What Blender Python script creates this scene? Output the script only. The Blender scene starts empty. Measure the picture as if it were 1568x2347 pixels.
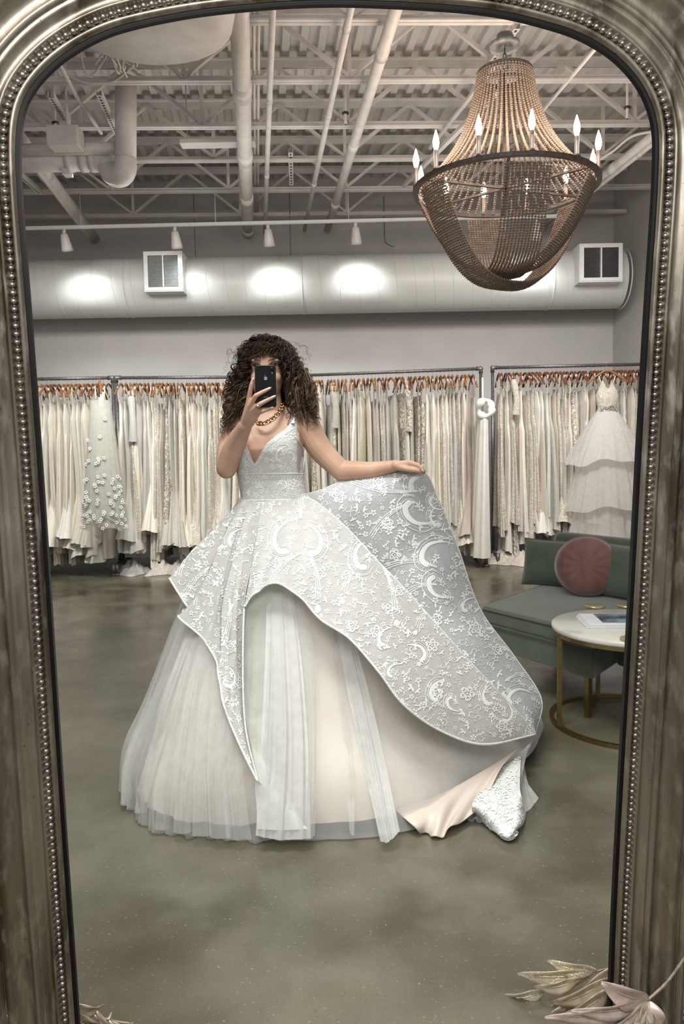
import bpy, bmesh, math, random
import numpy as np
from mathutils import Vector, Matrix
from mathutils.bvhtree import BVHTree
R = math.radians
random.seed(7); rng = np.random.default_rng(7)
scene = bpy.context.scene
COL = scene.collection

# ------------------------------------------------------------------ camera
F = 1763.0; CX, CY = 784.0, 1173.5
PITCH, ROLL = R(4.3), R(1.1)
CAM = Vector((0, 0, 1.27))
fwd = Vector((0, math.cos(PITCH), -math.sin(PITCH)))
r0 = Vector((1, 0, 0)); u0 = Vector((0, math.sin(PITCH), math.cos(PITCH)))
cu = u0*math.cos(ROLL) + r0*math.sin(ROLL)
cr = r0*math.cos(ROLL) - u0*math.sin(ROLL)
cam_data = bpy.data.cameras.new('camera'); cam = bpy.data.objects.new('camera', cam_data)
COL.objects.link(cam)
cam_data.sensor_fit = 'VERTICAL'; cam_data.sensor_height = 24.0
cam_data.lens = F/2347*24.0
cam_data.clip_start = 0.05; cam_data.clip_end = 60
m = Matrix((cr, cu, -fwd)).transposed().to_4x4(); m.translation = CAM
cam.matrix_world = m
scene.camera = cam

def ray(px, py):
    return fwd + cr*((px-CX)/F) - cu*((py-CY)/F)
def P(px, py, Y):
    d = ray(px, py); return CAM + d*((Y-CAM.y)/d.y)
def G(px, py, z=0.0):
    d = ray(px, py); return CAM + d*((z-CAM.z)/d.z)
def px2(p):
    d = Vector(p)-CAM; k = d.dot(fwd)
    return (CX+F*d.dot(cr)/k, CY-F*d.dot(cu)/k)

# ------------------------------------------------------------------ view + world + lights
vs = scene.view_settings
vs.view_transform = 'Standard'; vs.look = 'None'; vs.gamma = 1; vs.use_curve_mapping = False
vs.exposure = 0.0
w = bpy.data.worlds.new('world'); scene.world = w; w.use_nodes = True
bg = w.node_tree.nodes['Background']
bg.inputs[0].default_value = (0.93, 0.96, 1.0, 1); bg.inputs[1].default_value = 0.45

def area(name, loc, target, size, power, col=(1,1,1), sy=None, spread=180):
    l = bpy.data.lights.new(name, 'AREA'); l.energy = power; l.color = col
    l.spread = R(spread); l.shape = 'RECTANGLE'; l.size = size; l.size_y = sy or size
    o = bpy.data.objects.new(name, l); COL.objects.link(o); o.location = loc
    d = Vector(target)-Vector(loc)
    o.rotation_euler = d.to_track_quat('-Z', 'Y').to_euler()
    return o
# added area lights with no fixtures, filling the space between mirror and gowns
area('fill_fitting_area', (-0.5, 1.6, 3.9), (-0.2, 2.7, 0.4), 1.7, 34, (0.98, 1.0, 0.96), 0.7, 95)
area('fill_floor_front', (0.1, 2.3, 3.85), (0.0, 2.0, 0), 1.4, 9, (1.0, 0.98, 0.90), 0.8, 100)
area('fill_above_camera', (-0.2, -0.25, 2.6), (0.0, 1.5, 1.1), 1.8, 70, (1.0, 0.99, 0.96), 0.9)  # added frontal fill for the frame and the dress
area('fill_racks_left', (-2.0, 6.3, 3.45), (-2.0, 8.6, 1.0), 2.4, 62, (1.0, 0.98, 0.93), 0.5, 110)  # added fill on the left gowns, no fixture modelled
area('fill_racks_right', (1.9, 6.3, 3.45), (1.9, 8.8, 1.0), 2.4, 50, (1.0, 0.97, 0.93), 0.5, 110)  # added fill brightening the right-hand racks, without a fixture
area('fill_ceiling_bounce', (0.3, 6.9, 2.9), (0.3, 6.7, 5.0), 4.5, 24, (1.0, 0.99, 0.95), 0.8)  # added, points upward in place of light bounced onto the ceiling

# ------------------------------------------------------------------ helpers
class MB:
    def __init__(s): s.v = []; s.f = []; s.n = 0; s.col = None
    def add(s, verts, faces):
        verts = np.asarray(verts, dtype=float).reshape(-1, 3)
        s.v.append(verts); b = s.n
        s.f.extend([tuple(i+b for i in f) for f in faces]); s.n += len(verts); return s
    def box(s, c, size, rot=None):
        x, y, z = [a/2 for a in size]
        vv = [Vector((i*x, j*y, k*z)) for i in (-1,1) for j in (-1,1) for k in (-1,1)]
        if rot is not None: vv = [rot @ a for a in vv]
        c = Vector(c)
        return s.add([tuple(a+c) for a in vv], [(0,1,3,2),(4,6,7,5),(0,4,5,1),(2,3,7,6),(0,2,6,4),(1,5,7,3)])
    def bar(s, p0, p1, wx, wz):
        p0, p1 = Vector(p0), Vector(p1); d = p1-p0
        q = d.to_track_quat('Y', 'Z').to_matrix()
        return s.box((p0+p1)/2, (wx, d.length, wz), q)
    def tube(s, pts, rad, seg=8, closed=False, caps=True):
        pts = [Vector(p) for p in pts]; n = len(pts)
        if not hasattr(rad, '__len__'): rad = [rad]*n
        t = []
        for i in range(n):
            if closed: d = pts[(i+1) % n]-pts[i-1]
            else: d = pts[min(i+1, n-1)]-pts[max(i-1, 0)]
            t.append(d.normalized() if d.length > 1e-9 else Vector((0,0,1)))
        a = t[0].orthogonal().normalized(); V = []
        for i in range(n):
            a = a - t[i]*a.dot(t[i])
            a = a.normalized() if a.length > 1e-6 else t[i].orthogonal().normalized()
            b = t[i].cross(a)
            for k in range(seg):
                th = 2*math.pi*k/seg
                V.append(tuple(pts[i]+(a*math.cos(th)+b*math.sin(th))*rad[i]))
        Fc = []
        for i in range(n if closed else n-1):
            j = (i+1) % n
            for k in range(seg):
                k2 = (k+1) % seg
                Fc.append((i*seg+k, i*seg+k2, j*seg+k2, j*seg+k))
        if caps and not closed:
            Fc.append(tuple(range(seg-1, -1, -1))); Fc.append(tuple((n-1)*seg+k for k in range(seg)))
        return s.add(V, Fc)
    def lathe(s, prof, seg=24, base=(0,0,0), mat=None, caps=True):
        V = []; base = Vector(base)
        for (r, z) in prof:
            for k in range(seg):
                th = 2*math.pi*k/seg
                p = Vector((r*math.cos(th), r*math.sin(th), z))
                if mat is not None: p = mat @ p
                V.append(tuple(p+base))
        Fc = []
        for i in range(len(prof)-1):
            for k in range(seg):
                k2 = (k+1) % seg
                Fc.append((i*seg+k, i*seg+k2, (i+1)*seg+k2, (i+1)*seg+k))
        if caps:
            Fc.append(tuple(range(seg-1, -1, -1))); Fc.append(tuple((len(prof)-1)*seg+k for k in range(seg)))
        return s.add(V, Fc)
    def ball(s, c, r, seg=8, rings=5, mat=None):
        rr = r if hasattr(r, '__len__') else (r, r, r); c = Vector(c)
        V = []
        for i in range(1, rings):
            ph = math.pi*i/rings
            for k in range(seg):
                th = 2*math.pi*k/seg
                V.append(Vector((rr[0]*math.sin(ph)*math.cos(th), rr[1]*math.sin(ph)*math.sin(th), rr[2]*math.cos(ph))))
        V.append(Vector((0,0,rr[2]))); V.append(Vector((0,0,-rr[2])))
        if mat is not None: V = [mat @ a for a in V]
        Fc = []
        for i in range(rings-2):
            for k in range(seg):
                k2 = (k+1) % seg
                Fc.append((i*seg+k, (i+1)*seg+k, (i+1)*seg+k2, i*seg+k2))
        T = len(V)-2; B = T+1
        for k in range(seg):
            k2 = (k+1) % seg
            Fc.append((T, k, k2)); Fc.append((B, (rings-2)*seg+k2, (rings-2)*seg+k))
        return s.add([tuple(a+c) for a in V], Fc)
    def grid(s, pts, closeu=False, flip=False):
        pts = np.asarray(pts, dtype=float); nv, nu = pts.shape[:2]
        Fc = []
        for j in range(nv-1):
            for i in range(nu if closeu else nu-1):
                i2 = (i+1) % nu
                q = (j*nu+i, j*nu+i2, (j+1)*nu+i2, (j+1)*nu+i)
                Fc.append(q[::-1] if flip else q)
        return s.add(pts.reshape(-1, 3), Fc)
    def mesh(s, name):
        me = bpy.data.meshes.new(name)
        V = np.concatenate(s.v) if s.v else np.zeros((0,3))
        me.from_pydata(V.tolist(), [], s.f); me.update(); return me
    def build(s, name, mat=None, parent=None, smooth=True, loc=None):
        me = s.mesh(name)
        if mat: me.materials.append(mat)
        if smooth: me.polygons.foreach_set('use_smooth', [True]*len(me.polygons))
        o = bpy.data.objects.new(name, me); COL.objects.link(o)
        if parent is not None: o.parent = parent
        if loc is not None: o.location = loc
        return o

def tag(o, label=None, cat=None, group=None, kind=None):
    if label: o['label'] = label
    if cat: o['category'] = cat
    if group: o['group'] = group
    if kind: o['kind'] = kind
    return o
def thing(name, label, cat, loc=(0,0,0), group=None, rz=0):
    o = bpy.data.objects.new(name, None); COL.objects.link(o); o.location = loc
    o.rotation_euler = (0, 0, rz); o.empty_display_size = 0.1
    return tag(o, label, cat, group)
def dup(root, **kw):
    r = root.copy(); COL.objects.link(r)
    for ch in [c for c in bpy.data.objects if c.parent == root]:
        c = ch.copy(); COL.objects.link(c); c.parent = r
        for g in [c2 for c2 in bpy.data.objects if c2.parent == ch]:
            d = g.copy(); COL.objects.link(d); d.parent = c
    return r
def mod_solid(o, t, off=0.0):
    md = o.modifiers.new('solid', 'SOLIDIFY'); md.thickness = t; md.offset = off; return o
def mod_bevel(o, wdt, seg=2):
    md = o.modifiers.new('bevel', 'BEVEL'); md.width = wdt; md.segments = seg; md.limit_method = 'ANGLE'
    md.angle_limit = R(40); return o
def mod_sub(o, n=1):
    md = o.modifiers.new('sub', 'SUBSURF'); md.levels = n; md.render_levels = n; return o

def cr_interp(ctrl, n, closed=False):
    """Catmull-Rom through control points by arc length -> n samples"""
    c = np.asarray([tuple(x) for x in ctrl], dtype=float)
    if closed: c = np.vstack([c[-1:], c, c[:2]])
    else: c = np.vstack([2*c[0]-c[1], c, 2*c[-1]-c[-2]])
    out = []
    for i in range(1, len(c)-2):
        p0, p1, p2, p3 = c[i-1], c[i], c[i+1], c[i+2]
        for t in np.linspace(0, 1, 12, endpoint=False):
            out.append(0.5*((2*p1)+(-p0+p2)*t+(2*p0-5*p1+4*p2-p3)*t*t+(-p0+3*p1-3*p2+p3)*t**3))
    out.append(c[-2]); out = np.array(out)
    dd = np.r_[0, np.cumsum(np.linalg.norm(np.diff(out, axis=0), axis=1))]
    q = np.linspace(0, dd[-1], n)
    return np.stack([np.interp(q, dd, out[:, k]) for k in range(out.shape[1])], axis=1)

# ------------------------------------------------------------------ materials
def mat_new(name):
    m = bpy.data.materials.new(name); m.use_nodes = True
    nt = m.node_tree; b = nt.nodes['Principled BSDF']; return m, nt, b
def noise_mix(nt, c1, c2, scale, detail=4, lo=0.4, hi=0.6, coord='Object', vec=None, stretch=None, kind='ShaderNodeTexNoise'):
    tc = nt.nodes.new('ShaderNodeTexCoord'); n = nt.nodes.new('ShaderNodeTexNoise')
    n.inputs['Scale'].default_value = scale; n.inputs['Detail'].default_value = detail
    src = tc.outputs[coord]
    if stretch:
        mp = nt.nodes.new('ShaderNodeMapping'); mp.inputs['Scale'].default_value = stretch
        nt.links.new(src, mp.inputs[0]); src = mp.outputs[0]
    nt.links.new(src, n.inputs['Vector'])
    rp = nt.nodes.new('ShaderNodeMapRange'); rp.inputs[1].default_value = lo; rp.inputs[2].default_value = hi
    nt.links.new(n.outputs[0], rp.inputs[0])
    mx = nt.nodes.new('ShaderNodeMix'); mx.data_type = 'RGBA'
    def setc(i, c):
        if isinstance(c, tuple): mx.inputs[i].default_value = (*c, 1) if len(c) == 3 else c
        else: nt.links.new(c, mx.inputs[i])
    setc(6, c1); setc(7, c2)
    nt.links.new(rp.outputs[0], mx.inputs[0])
    return mx.outputs[2], n.outputs[0]
def bump(nt, b, height, strength=0.3, dist=0.01):
    bp = nt.nodes.new('ShaderNodeBump'); bp.inputs['Strength'].default_value = strength
    bp.inputs['Distance'].default_value = dist
    nt.links.new(height, bp.inputs['Height']); nt.links.new(bp.outputs[0], b.inputs['Normal'])
def simple(name, c1, c2=None, rough=0.5, metal=0.0, scale=20, bmp=0.0, spec=0.5, detail=3, stretch=None, sheen=0, lo=.35, hi=.65, coat=0):
    m, nt, b = mat_new(name)
    c2 = c2 or tuple(x*0.85 for x in c1)
    col, h = noise_mix(nt, c1, c2, scale, detail, lo, hi, stretch=stretch)
    nt.links.new(col, b.inputs['Base Color'])
    b.inputs['Roughness'].default_value = rough; b.inputs['Metallic'].default_value = metal
    b.inputs['Specular IOR Level'].default_value = spec
    if sheen: b.inputs['Sheen Weight'].default_value = sheen
    if coat: b.inputs['Coat Weight'].default_value = coat
    if bmp: bump(nt, b, h, bmp)
    return m
def emis(name, c, s):
    m, nt, b = mat_new(name)
    b.inputs['Emission Color'].default_value = (*c, 1); b.inputs['Emission Strength'].default_value = s
    b.inputs['Base Color'].default_value = (*c, 1); return m
def sheer(name, c, alpha, rough=0.7, transl=0.35, c2=None, scale=30):
    """thin see-through fabric: diffuse + translucent over transparent, same from every side"""
    m = bpy.data.materials.new(name); m.use_nodes = True; nt = m.node_tree; nt.nodes.clear()
    out = nt.nodes.new('ShaderNodeOutputMaterial'); df = nt.nodes.new('ShaderNodeBsdfDiffuse')
    tl = nt.nodes.new('ShaderNodeBsdfTranslucent'); tp = nt.nodes.new('ShaderNodeBsdfTransparent')
    m1 = nt.nodes.new('ShaderNodeMixShader'); m2 = nt.nodes.new('ShaderNodeMixShader')
    col, h = noise_mix(nt, c, c2 or tuple(x*.92 for x in c), scale)
    nt.links.new(col, df.inputs[0]); nt.links.new(col, tl.inputs[0])
    m1.inputs[0].default_value = transl
    nt.links.new(df.outputs[0], m1.inputs[1]); nt.links.new(tl.outputs[0], m1.inputs[2])
    # denser where the cloth is seen at a grazing angle (real sheer weave)
    lw = nt.nodes.new('ShaderNodeLayerWeight'); lw.inputs[0].default_value = 0.35
    mr = nt.nodes.new('ShaderNodeMapRange'); mr.inputs[3].default_value = alpha; mr.inputs[4].default_value = min(1, alpha+0.28)
    nt.links.new(lw.outputs['Facing'], mr.inputs[0]); nt.links.new(mr.outputs[0], m2.inputs[0])
    nt.links.new(tp.outputs[0], m2.inputs[1]); nt.links.new(m1.outputs[0], m2.inputs[2])
    nt.links.new(m2.outputs[0], out.inputs[0]); return m
# ================================================================== ROOM
SK = R(6.2); AX = Vector((-math.sin(SK), math.cos(SK), 0))        # pipes / deck ribs run this way
JB = R(1.8); JX = Vector((math.cos(JB), math.sin(JB), 0))         # joists run this way
WALLY = 9.75
paint_wall = simple('painted_wall_grey', (0.50, 0.48, 0.465), (0.47, 0.455, 0.445), 0.75, scale=3)
paint_ceil = simple('painted_ceiling', (0.62, 0.58, 0.545), (0.55, 0.52, 0.49), 0.6, scale=4)
paint_steel = simple('painted_steel', (0.62, 0.585, 0.55), (0.54, 0.51, 0.48), 0.5, scale=6)
paint_pipe = simple('painted_pipe', (0.64, 0.60, 0.565), (0.55, 0.52, 0.49), 0.42, scale=8)
black_metal = simple('black_metal', (0.02, 0.02, 0.02), (0.03,0.03,0.03), 0.4)
white_paint = simple('white_paint', (0.8, 0.8, 0.79), (0.76, 0.76, 0.75), 0.35)

# floor: sealed concrete
m, nt, b = mat_new('sealed_concrete')
c0, h0 = noise_mix(nt, (0.072, 0.064, 0.042), (0.170, 0.157, 0.112), 1.1, 6, .38, .62)
c1, h1 = noise_mix(nt, c0, (0.21, 0.197, 0.147), 2.6, 6, .50, .85)
c2, h2 = noise_mix(nt, c1, (0.085, 0.078, 0.055), 160, 2, .60, .80)
c3, h3 = noise_mix(nt, c2, (0.36, 0.345, 0.28), 120, 2, .665, .80)
nt.links.new(c3, b.inputs['Base Color'])
rg = nt.nodes.new('ShaderNodeMapRange'); rg.inputs[1].default_value=.3; rg.inputs[2].default_value=.7
rg.inputs[3].default_value = .14; rg.inputs[4].default_value = .36
nt.links.new(h1, rg.inputs[0]); nt.links.new(rg.outputs[0], b.inputs['Roughness'])
b.inputs['Specular IOR Level'].default_value = 0.45
bump(nt, b, h1, 0.12, 0.01)
conc = m
mb = MB(); mb.box((0, 5.5, -0.05), (14, 14, 0.1)); o = mb.build('floor', conc, smooth=False); tag(o, kind='structure')

# back wall and right wall, left wall
mb = MB(); mb.box((0, WALLY+0.1, 2.6), (13, 0.2, 5.4)); o = mb.build('wall_back', paint_wall, smooth=False); tag(o, kind='structure')
xr = P(1402, 700, WALLY).x
cornr = Vector((xr, WALLY, 0)); q = Matrix.Rotation(SK, 3, 'Z')
mb = MB(); mb.box(cornr - AX*3.6 + Vector((0.12,0,2.6)), (0.2, 7.6, 5.4), q); o = mb.build('wall_right', paint_wall, smooth=False); tag(o, kind='structure')
xl = P(20, 700, WALLY).x
mb = MB(); mb.box(Vector((xl, WALLY, 0)) - AX*3.6 + Vector((-0.25,0,2.6)), (0.2, 7.6, 5.4), q); o = mb.build('wall_left', paint_wall, smooth=False); tag(o, kind='structure')
# corrugated roof deck
ZB, ZT, ZD = 4.06, 4.60, 4.655
mb = MB(); pitch = .15; prof = [(0,0),(.05,0),(.065,.045),(.125,.045),(.14,0)]
XS = []
for k in range(-45, 52):
    for (a, z) in prof: XS.append((k*pitch+a, z))
rows = []
for t in (-5.6, 1.2):
    rows.append([tuple(Vector((x, WALLY, ZD+z)) + AX*t) for (x, z) in XS])
mb.grid(rows); o = mb.build('ceiling', paint_ceil, smooth=False); mod_solid(o, 0.01, 1); tag(o, kind='structure')
# dark shadow voids above each top chord are real gaps: flutes are open there

# ---- bar joists
def joist(Y, label):
    root = thing('bar_joist', label, 'joist', (0, Y, ZB), 'open web joists under the roof deck')
    t0 = (WALLY-Y)*math.tan(SK); xa, xb = xl-.12+t0, xr-.02+t0; H = ZT-ZB
    j = JX
    t = MB(); bch = MB(); wb = MB()
    up = Vector((0,0,1)); side = Vector((-j.y, j.x, 0))
    for s in (-1, 1):
        bch.bar(j*xa+side*(.02*s), j*xb+side*(.02*s), .028, .012)
        bch.bar(j*xa+side*(.006*s)+up*.018, j*xb+side*(.006*s)+up*.018, .008, .045)
        t.bar(j*xa+side*(.03*s)+up*H, j*xb+side*(.03*s)+up*H, .045, .012)
        t.bar(j*xa+side*(.010*s)+up*(H-.03), j*xb+side*(.010*s)+up*(H-.03), .008, .06)
    n = 9; st = 1.24; off = (Y*0.37) % 0.3
    for k in range(-5, 6):
        x = k*st+off
        if x-st/2 < xa or x+st/2 > xb: continue
        wb.bar(j*x+up*.03, j*x+up*(H-.02), .03, .03)
        wb.bar(j*x+up*.03, j*(x+st/2)+up*(H-.03), .038, .026)
        wb.bar(j*x+up*.03, j*(x-st/2)+up*(H-.03), .038, .026)
    bch.build('bottom_chord', paint_steel, root, False); t.build('top_chord', paint_steel, root, False); wb.build('web', paint_steel, root, False)
JY = [4.35, 5.2, 6.0, 6.8, 7.55, 8.4, 9.25]
JN = ['cut by the top edge of the mirror', 'first below the top of the mirror arch', 'crossing behind the chandelier canopy',
      'level with the upper chandelier candles', 'level with the chandelier ring', 'second from the back wall', 'nearest the back wall']
for y, nm in zip(JY, JN): joist(y, 'cream painted open web steel joist '+nm)

# ---- pipes along the room
def pipe(name, px, py, z, r, y0, y1, label, cat='pipe', coupl=(), mat=None, ang=None, group=None):
    p = G(px, py, z); d = ang or AX
    a = p + d*((y0-p.y)/d.y); c = p + d*((y1-p.y)/d.y)
    root = thing(name, label, cat, a, group)
    mb = MB(); mb.tube([(0,0,0), tuple(c-a)], r, 16); mb.build('pipe_run', mat or paint_pipe, root)
    if coupl:
        for t in coupl:
            mb = MB(); q = (c-a)*t; e = (c-a).normalized()*(r*1.6)
            mb.tube([q-e, q+e], r*1.13, 16); mb.build('coupling', mat or paint_pipe, root)
    return root
pipe('main_pipe', 553, 150, 3.92, .062, 3.2, 9.4, 'thick cream pipe running back above the woman', coupl=(.42,.62,.8,.985))
pipe('sprinkler_pipe', 617, 250, 3.95, .022, 3.2, 9.5, 'thin vertical-looking cream pipe just right of the thick pipe', coupl=(.2,.45,.7))
pipe('sprinkler_pipe', 756, 250, 3.97, .024, 3.2, 9.5, 'thin cream pipe slanting between thin pipe and thick slanted pipe', coupl=(.3,.5,.75))
pipe('slanted_pipe', 836, 250, 3.97, .042, 3.2, 9.5, 'thick cream pipe slanting from the top left of the chandelier', coupl=(.35,.6,.85))
pipe('wall_pipe', 1430, 367, 3.92, .045, 4.5, 9.5, 'cream pipe beside the right wall behind the chandelier', coupl=(.6,))
pipe('wall_conduit', 1430, 383, 3.86, .02, 4.5, 9.5, 'thin cream conduit under the pipe by the right wall', coupl=(.5,))
pipe('corner_pipe', 100, 392, 3.86, .062, 4.5, 9.3, 'cream pipe descending in the left corner of the ceiling', coupl=(.55,))
pipe('corner_conduit', 95, 402, 3.80, .022, 4.5, 9.2, 'thin conduit beside the left corner pipe')
for (px, py, lb) in ((582, 140, 'pair of thin conduits by the thick pipe, left one'), (592, 140, 'pair of thin conduits by the thick pipe, right one')):
    pipe('thin_conduit', px, py, 4.12, .012, 4.2, 9.4, 'cream electrical '+lb)

# angle braces (roof cross bridging) seen behind the chandelier
def brace(a, b, label, r=.03):
    mb = MB(); mb.bar(a, b, r, r*.8); o = mb.build('bridging_brace', paint_steel, smooth=False); tag(o, label, 'brace')
brace(P(1150,130,5.3), P(985,340,7.4), 'cream diagonal brace left of the chandelier crown')
brace(P(1150,200,5.6), P(926,425,8.4), 'cream diagonal brace behind the left side of the bead crown', .04)
brace(P(1375,100,5.0), P(1238,262,6.4), 'slim cream conduit slanting right of the bead crown', .018)

# ---- struts with dark slots
def strut(a, b, label):
    a, b = Vector(a), Vector(b); d = (b-a); L = d.length; q = d.to_track_quat('Y', 'Z').to_matrix()
    root = thing('strut_channel', label, 'strut', a); mb = MB(); s = MB()
    mb.box(q @ Vector((-.02, L/2, 0)), (.003, L, .04), q); mb.box(q @ Vector((.02, L/2, 0)), (.003, L, .04), q)
    mb.box(q @ Vector((0, L/2, -.02)), (.042, L, .003), q)
    k = int(L/.08)
    for i in range(k):
        s.box(q @ Vector((0, (i+.5)*.08, -.0225)), (.016, .034, .003), q)
    mb.build('channel', paint_steel, root, False); s.build('slots', black_metal, root, False)
strut(P(227,212,5.6), P(268,305,6.9), 'slotted strut channel left of the vertical pipe bend')
strut(P(117,218,5.6), P(155,282,6.6), 'slotted strut channel over the junction box')
strut(P(45,398,7.0), P(92,440,7.9), 'slotted strut channel low in the left ceiling corner')
strut(P(1186,58,5.25), P(1095,180,6.4), 'slotted strut channel carrying the chandelier canopy')
strut(P(666,345,7.4), P(668,420,8.3), 'small slotted strut hanging right of the thin conduits')

# ---- U bend drain pipe on the left
def chain_pipe(pts, r, seg=14):
    mb = MB(); mb.tube(cr_interp(pts, 60), r, seg); return mb
Yd = 6.4
root = thing('drain_pipe', 'wide cream drain pipe with a U bend at upper left', 'pipe', P(40, 368, Yd))
def loc(p): return tuple(Vector(p)-root.location)
mb = MB(); mb.tube([loc(P(-40, 371, Yd)), loc(P(225, 366, Yd))], .088, 18); mb.build('horizontal_run', paint_pipe, root)
ub = [P(222,366,Yd), P(243,370,Yd), P(251,388,Yd), P(262,402,Yd-.05), P(278,402,Yd-.1), P(287,388,Yd-.12), P(288,365,Yd-.12)]
mb = MB(); mb.tube([loc(x) for x in cr_interp(ub, 40)], .088, 18); mb.build('u_bend', paint_pipe, root)
mb = MB(); mb.tube([loc(P(288,368,Yd-.12)), loc(P(289,180,Yd-.12))], .084, 18); mb.build('vertical_run', paint_pipe, root)
for px in (160, 192, 214):
    mb = MB(); c = P(px, 367, Yd); mb.tube([loc(c-Vector((.025,0,0))), loc(c+Vector((.025,0,0)))], .094, 18); mb.build('coupling', paint_pipe, root)
mb = MB(); mb.box(loc(P(152,330,Yd)), (.06,.09,.5)); mb.build('hanger_strap', paint_steel, root, False)
mb = MB(); c = P(150,318,Yd-.3); mb.box((0,0,0), (.24,.16,.15)); mb.box((.02,0,.45),(.02,.02,.9)); o = mb.build('junction_box', paint_steel, None, False, c); mod_bevel(o,.01); tag(o, 'boxy cream junction box hanging above the wide drain pipe', 'electrical box')
mb = MB(); mb.tube([P(40,345,Yd-.1), P(265,340,Yd-.1)], .05, 12); o = mb.build('upper_drain_pipe', paint_pipe); tag(o, 'slimmer cream pipe lying just above the wide drain pipe', 'pipe')
mb = MB(); mb.tube([P(130,135,5.2), P(180,230,6.0), P(232,305,6.6)], .016, 8); o = mb.build('bent_conduit', paint_pipe); tag(o, 'thin conduit slanting down across the left ceiling corner', 'pipe')
# round duct at top left
mb = MB(); a = P(330,10,4.6); mb.lathe([(.02,-.14),(.40,-.14),(.50,-.09),(.52,0),(.52,.12),(.02,.12)], 40, base=a); o = mb.build('round_duct_end', paint_pipe); tag(o, 'large round cream duct cut by the top left of the arch', 'duct')
# tangled wires
mb = MB()
for k in range(7):
    c = P(272+rng.normal()*14, 108+rng.normal()*12, 5.6)
    mb.tube(cr_interp([c+Vector(rng.normal(0,.09,3)) for _ in range(7)], 40), .008, 5)
o = mb.build('wire_tangle', paint_steel); tag(o, 'tangle of painted wires under the round duct', 'wires')
# drooping cables
for k, (pp, lb) in enumerate((([ (150,172,5.9),(200,190,5.9),(260,184,5.9),(305,150,5.6)], 'white cable sagging below the wire tangle'),
      ([(1250,375,7.2),(1340,380,7.2),(1400,350,7.0),(1450,312,6.8),(1520,298,6.6)], 'white cable curling over the right wall pipe'),
      ([(880,450,9.5),(881,520,9.5),(884,555,9.5),(903,566,9.5)], 'thin grey cord curling down onto the big duct'))):
    mb = MB(); mb.tube(cr_interp([P(*a) for a in pp], 50), .012 if k < 2 else .006, 6)
    o = mb.build('ceiling_cable', paint_steel if k < 2 else simple('grey_cord', (.15,.15,.15))); tag(o, lb, 'cable')
# sprinkler heads
for (px, py, Y, lb) in ((127,290,6.6,'left of the junction box'), (792,268,6.6,'between the slanted pipes'), (1438,255,6.6,'at the far right of the ceiling')):
    root = thing('ceiling_sprinkler', 'small dark sprinkler head '+lb, 'sprinkler', P(px,py,Y), 'sprinkler heads')
    mb = MB(); mb.tube([(0,0,-.06),(0,0,.02)], .01, 8); mb.lathe([(.01,.02),(.03,.025),(.028,.035),(.01,.035)], 12); mb.build('deflector', black_metal, root)
    mb = MB(); mb.tube([(0,0,ZB+.02-P(px,py,Y).z),(0,0,-.06)] if P(px,py,Y).z > ZB+.06 else [(0,0,-.06),(0,0,ZD-P(px,py,Y).z)], .012, 8); mb.build('fitting', paint_pipe, root)
# strip light fixture (unlit)
root = thing('strip_light', 'unlit cream strip light fixture left of the thick pipe', 'light fixture', P(500,328,7.0))
mb = MB(); mb.box((0,0,0), (.66,.13,.045)); o = mb.build('fixture_body', paint_steel, root, False); mod_bevel(o,.008)
for s in (-.27, .27):
    mb = MB(); mb.tube([(s,0,.02),(s,0,.55)], .006, 6); mb.build('suspension_rod', paint_steel, root)

# ---- track light with heads
TY = 8.3
ta, tb = P(30, 524, TY), P(1300, 495, TY+.2)
root = thing('track_light', 'long white ceiling track with spotlights aimed at the big duct', 'track light', ta)
mb = MB(); mb.bar((0,0,0), tuple(tb-ta), .035, .03); mb.build('track_rail', white_paint, root, False)
for t in (.12,.36,.6,.84):
    q = (tb-ta)*t; mb = MB(); mb.tube([q, q+Vector((0,0,ZB+.02-(ta+q).z))], .005, 6); mb.build('suspension_rod', paint_steel, root)
spot_w = simple('spotlight_white', (.72,.69,.66), (.66,.63,.6), .45)
heads = [152, 402, 614, 815, 1235]
for hx in heads:
    t = (P(hx, 510, TY+.1).x-ta.x)/(tb.x-ta.x); c = (tb-ta)*t
    mb = MB(); mb.tube([c, c+Vector((0,0,-.07))], .018, 10)
    d = Vector((0.05, .42, -1)).normalized(); q = d.to_track_quat('Z','X').to_matrix()
    mb.lathe([(.012,-.02),(.036,-.01),(.045,.04),(.058,.13),(.060,.16),(.05,.158),(.04,.1)], 16, base=c+Vector((0,0,-.08)), mat=q, caps=False)
    mb.build('spotlight_head', spot_w, root)
    e = ta + c + Vector((0,0,-.08)) + d*.17
    l = bpy.data.lights.new('spot', 'SPOT'); l.energy = 52 if hx != 402 else 30; l.spot_size = R(84); l.spot_blend = 1.0; l.color = (.93,1,.97); l.shadow_soft_size = .12
    so = bpy.data.objects.new('spot_lamp', l); COL.objects.link(so); so.location = e; so.rotation_euler = Vector((0.06,.66,-.75)).to_track_quat('-Z','Y').to_euler()
da0z = P(750, 640, 9.0).z
for (px, y0, y1) in ((443,435,572),(663,430,572)):
    mb = MB(); mb.tube([P(px,y0,9.22), P(px,y0,9.22)*1.0+Vector((0,0,-(P(px,y0,9.22).z-(da0z+.32))))], .006, 6); o = mb.build('duct_hanger_rod', simple('rod_grey',(.2,.2,.2)))
    tag(o, 'thin grey rod hanging the big duct, '+('left one' if px < 500 else 'right one'), 'rod')

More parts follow.
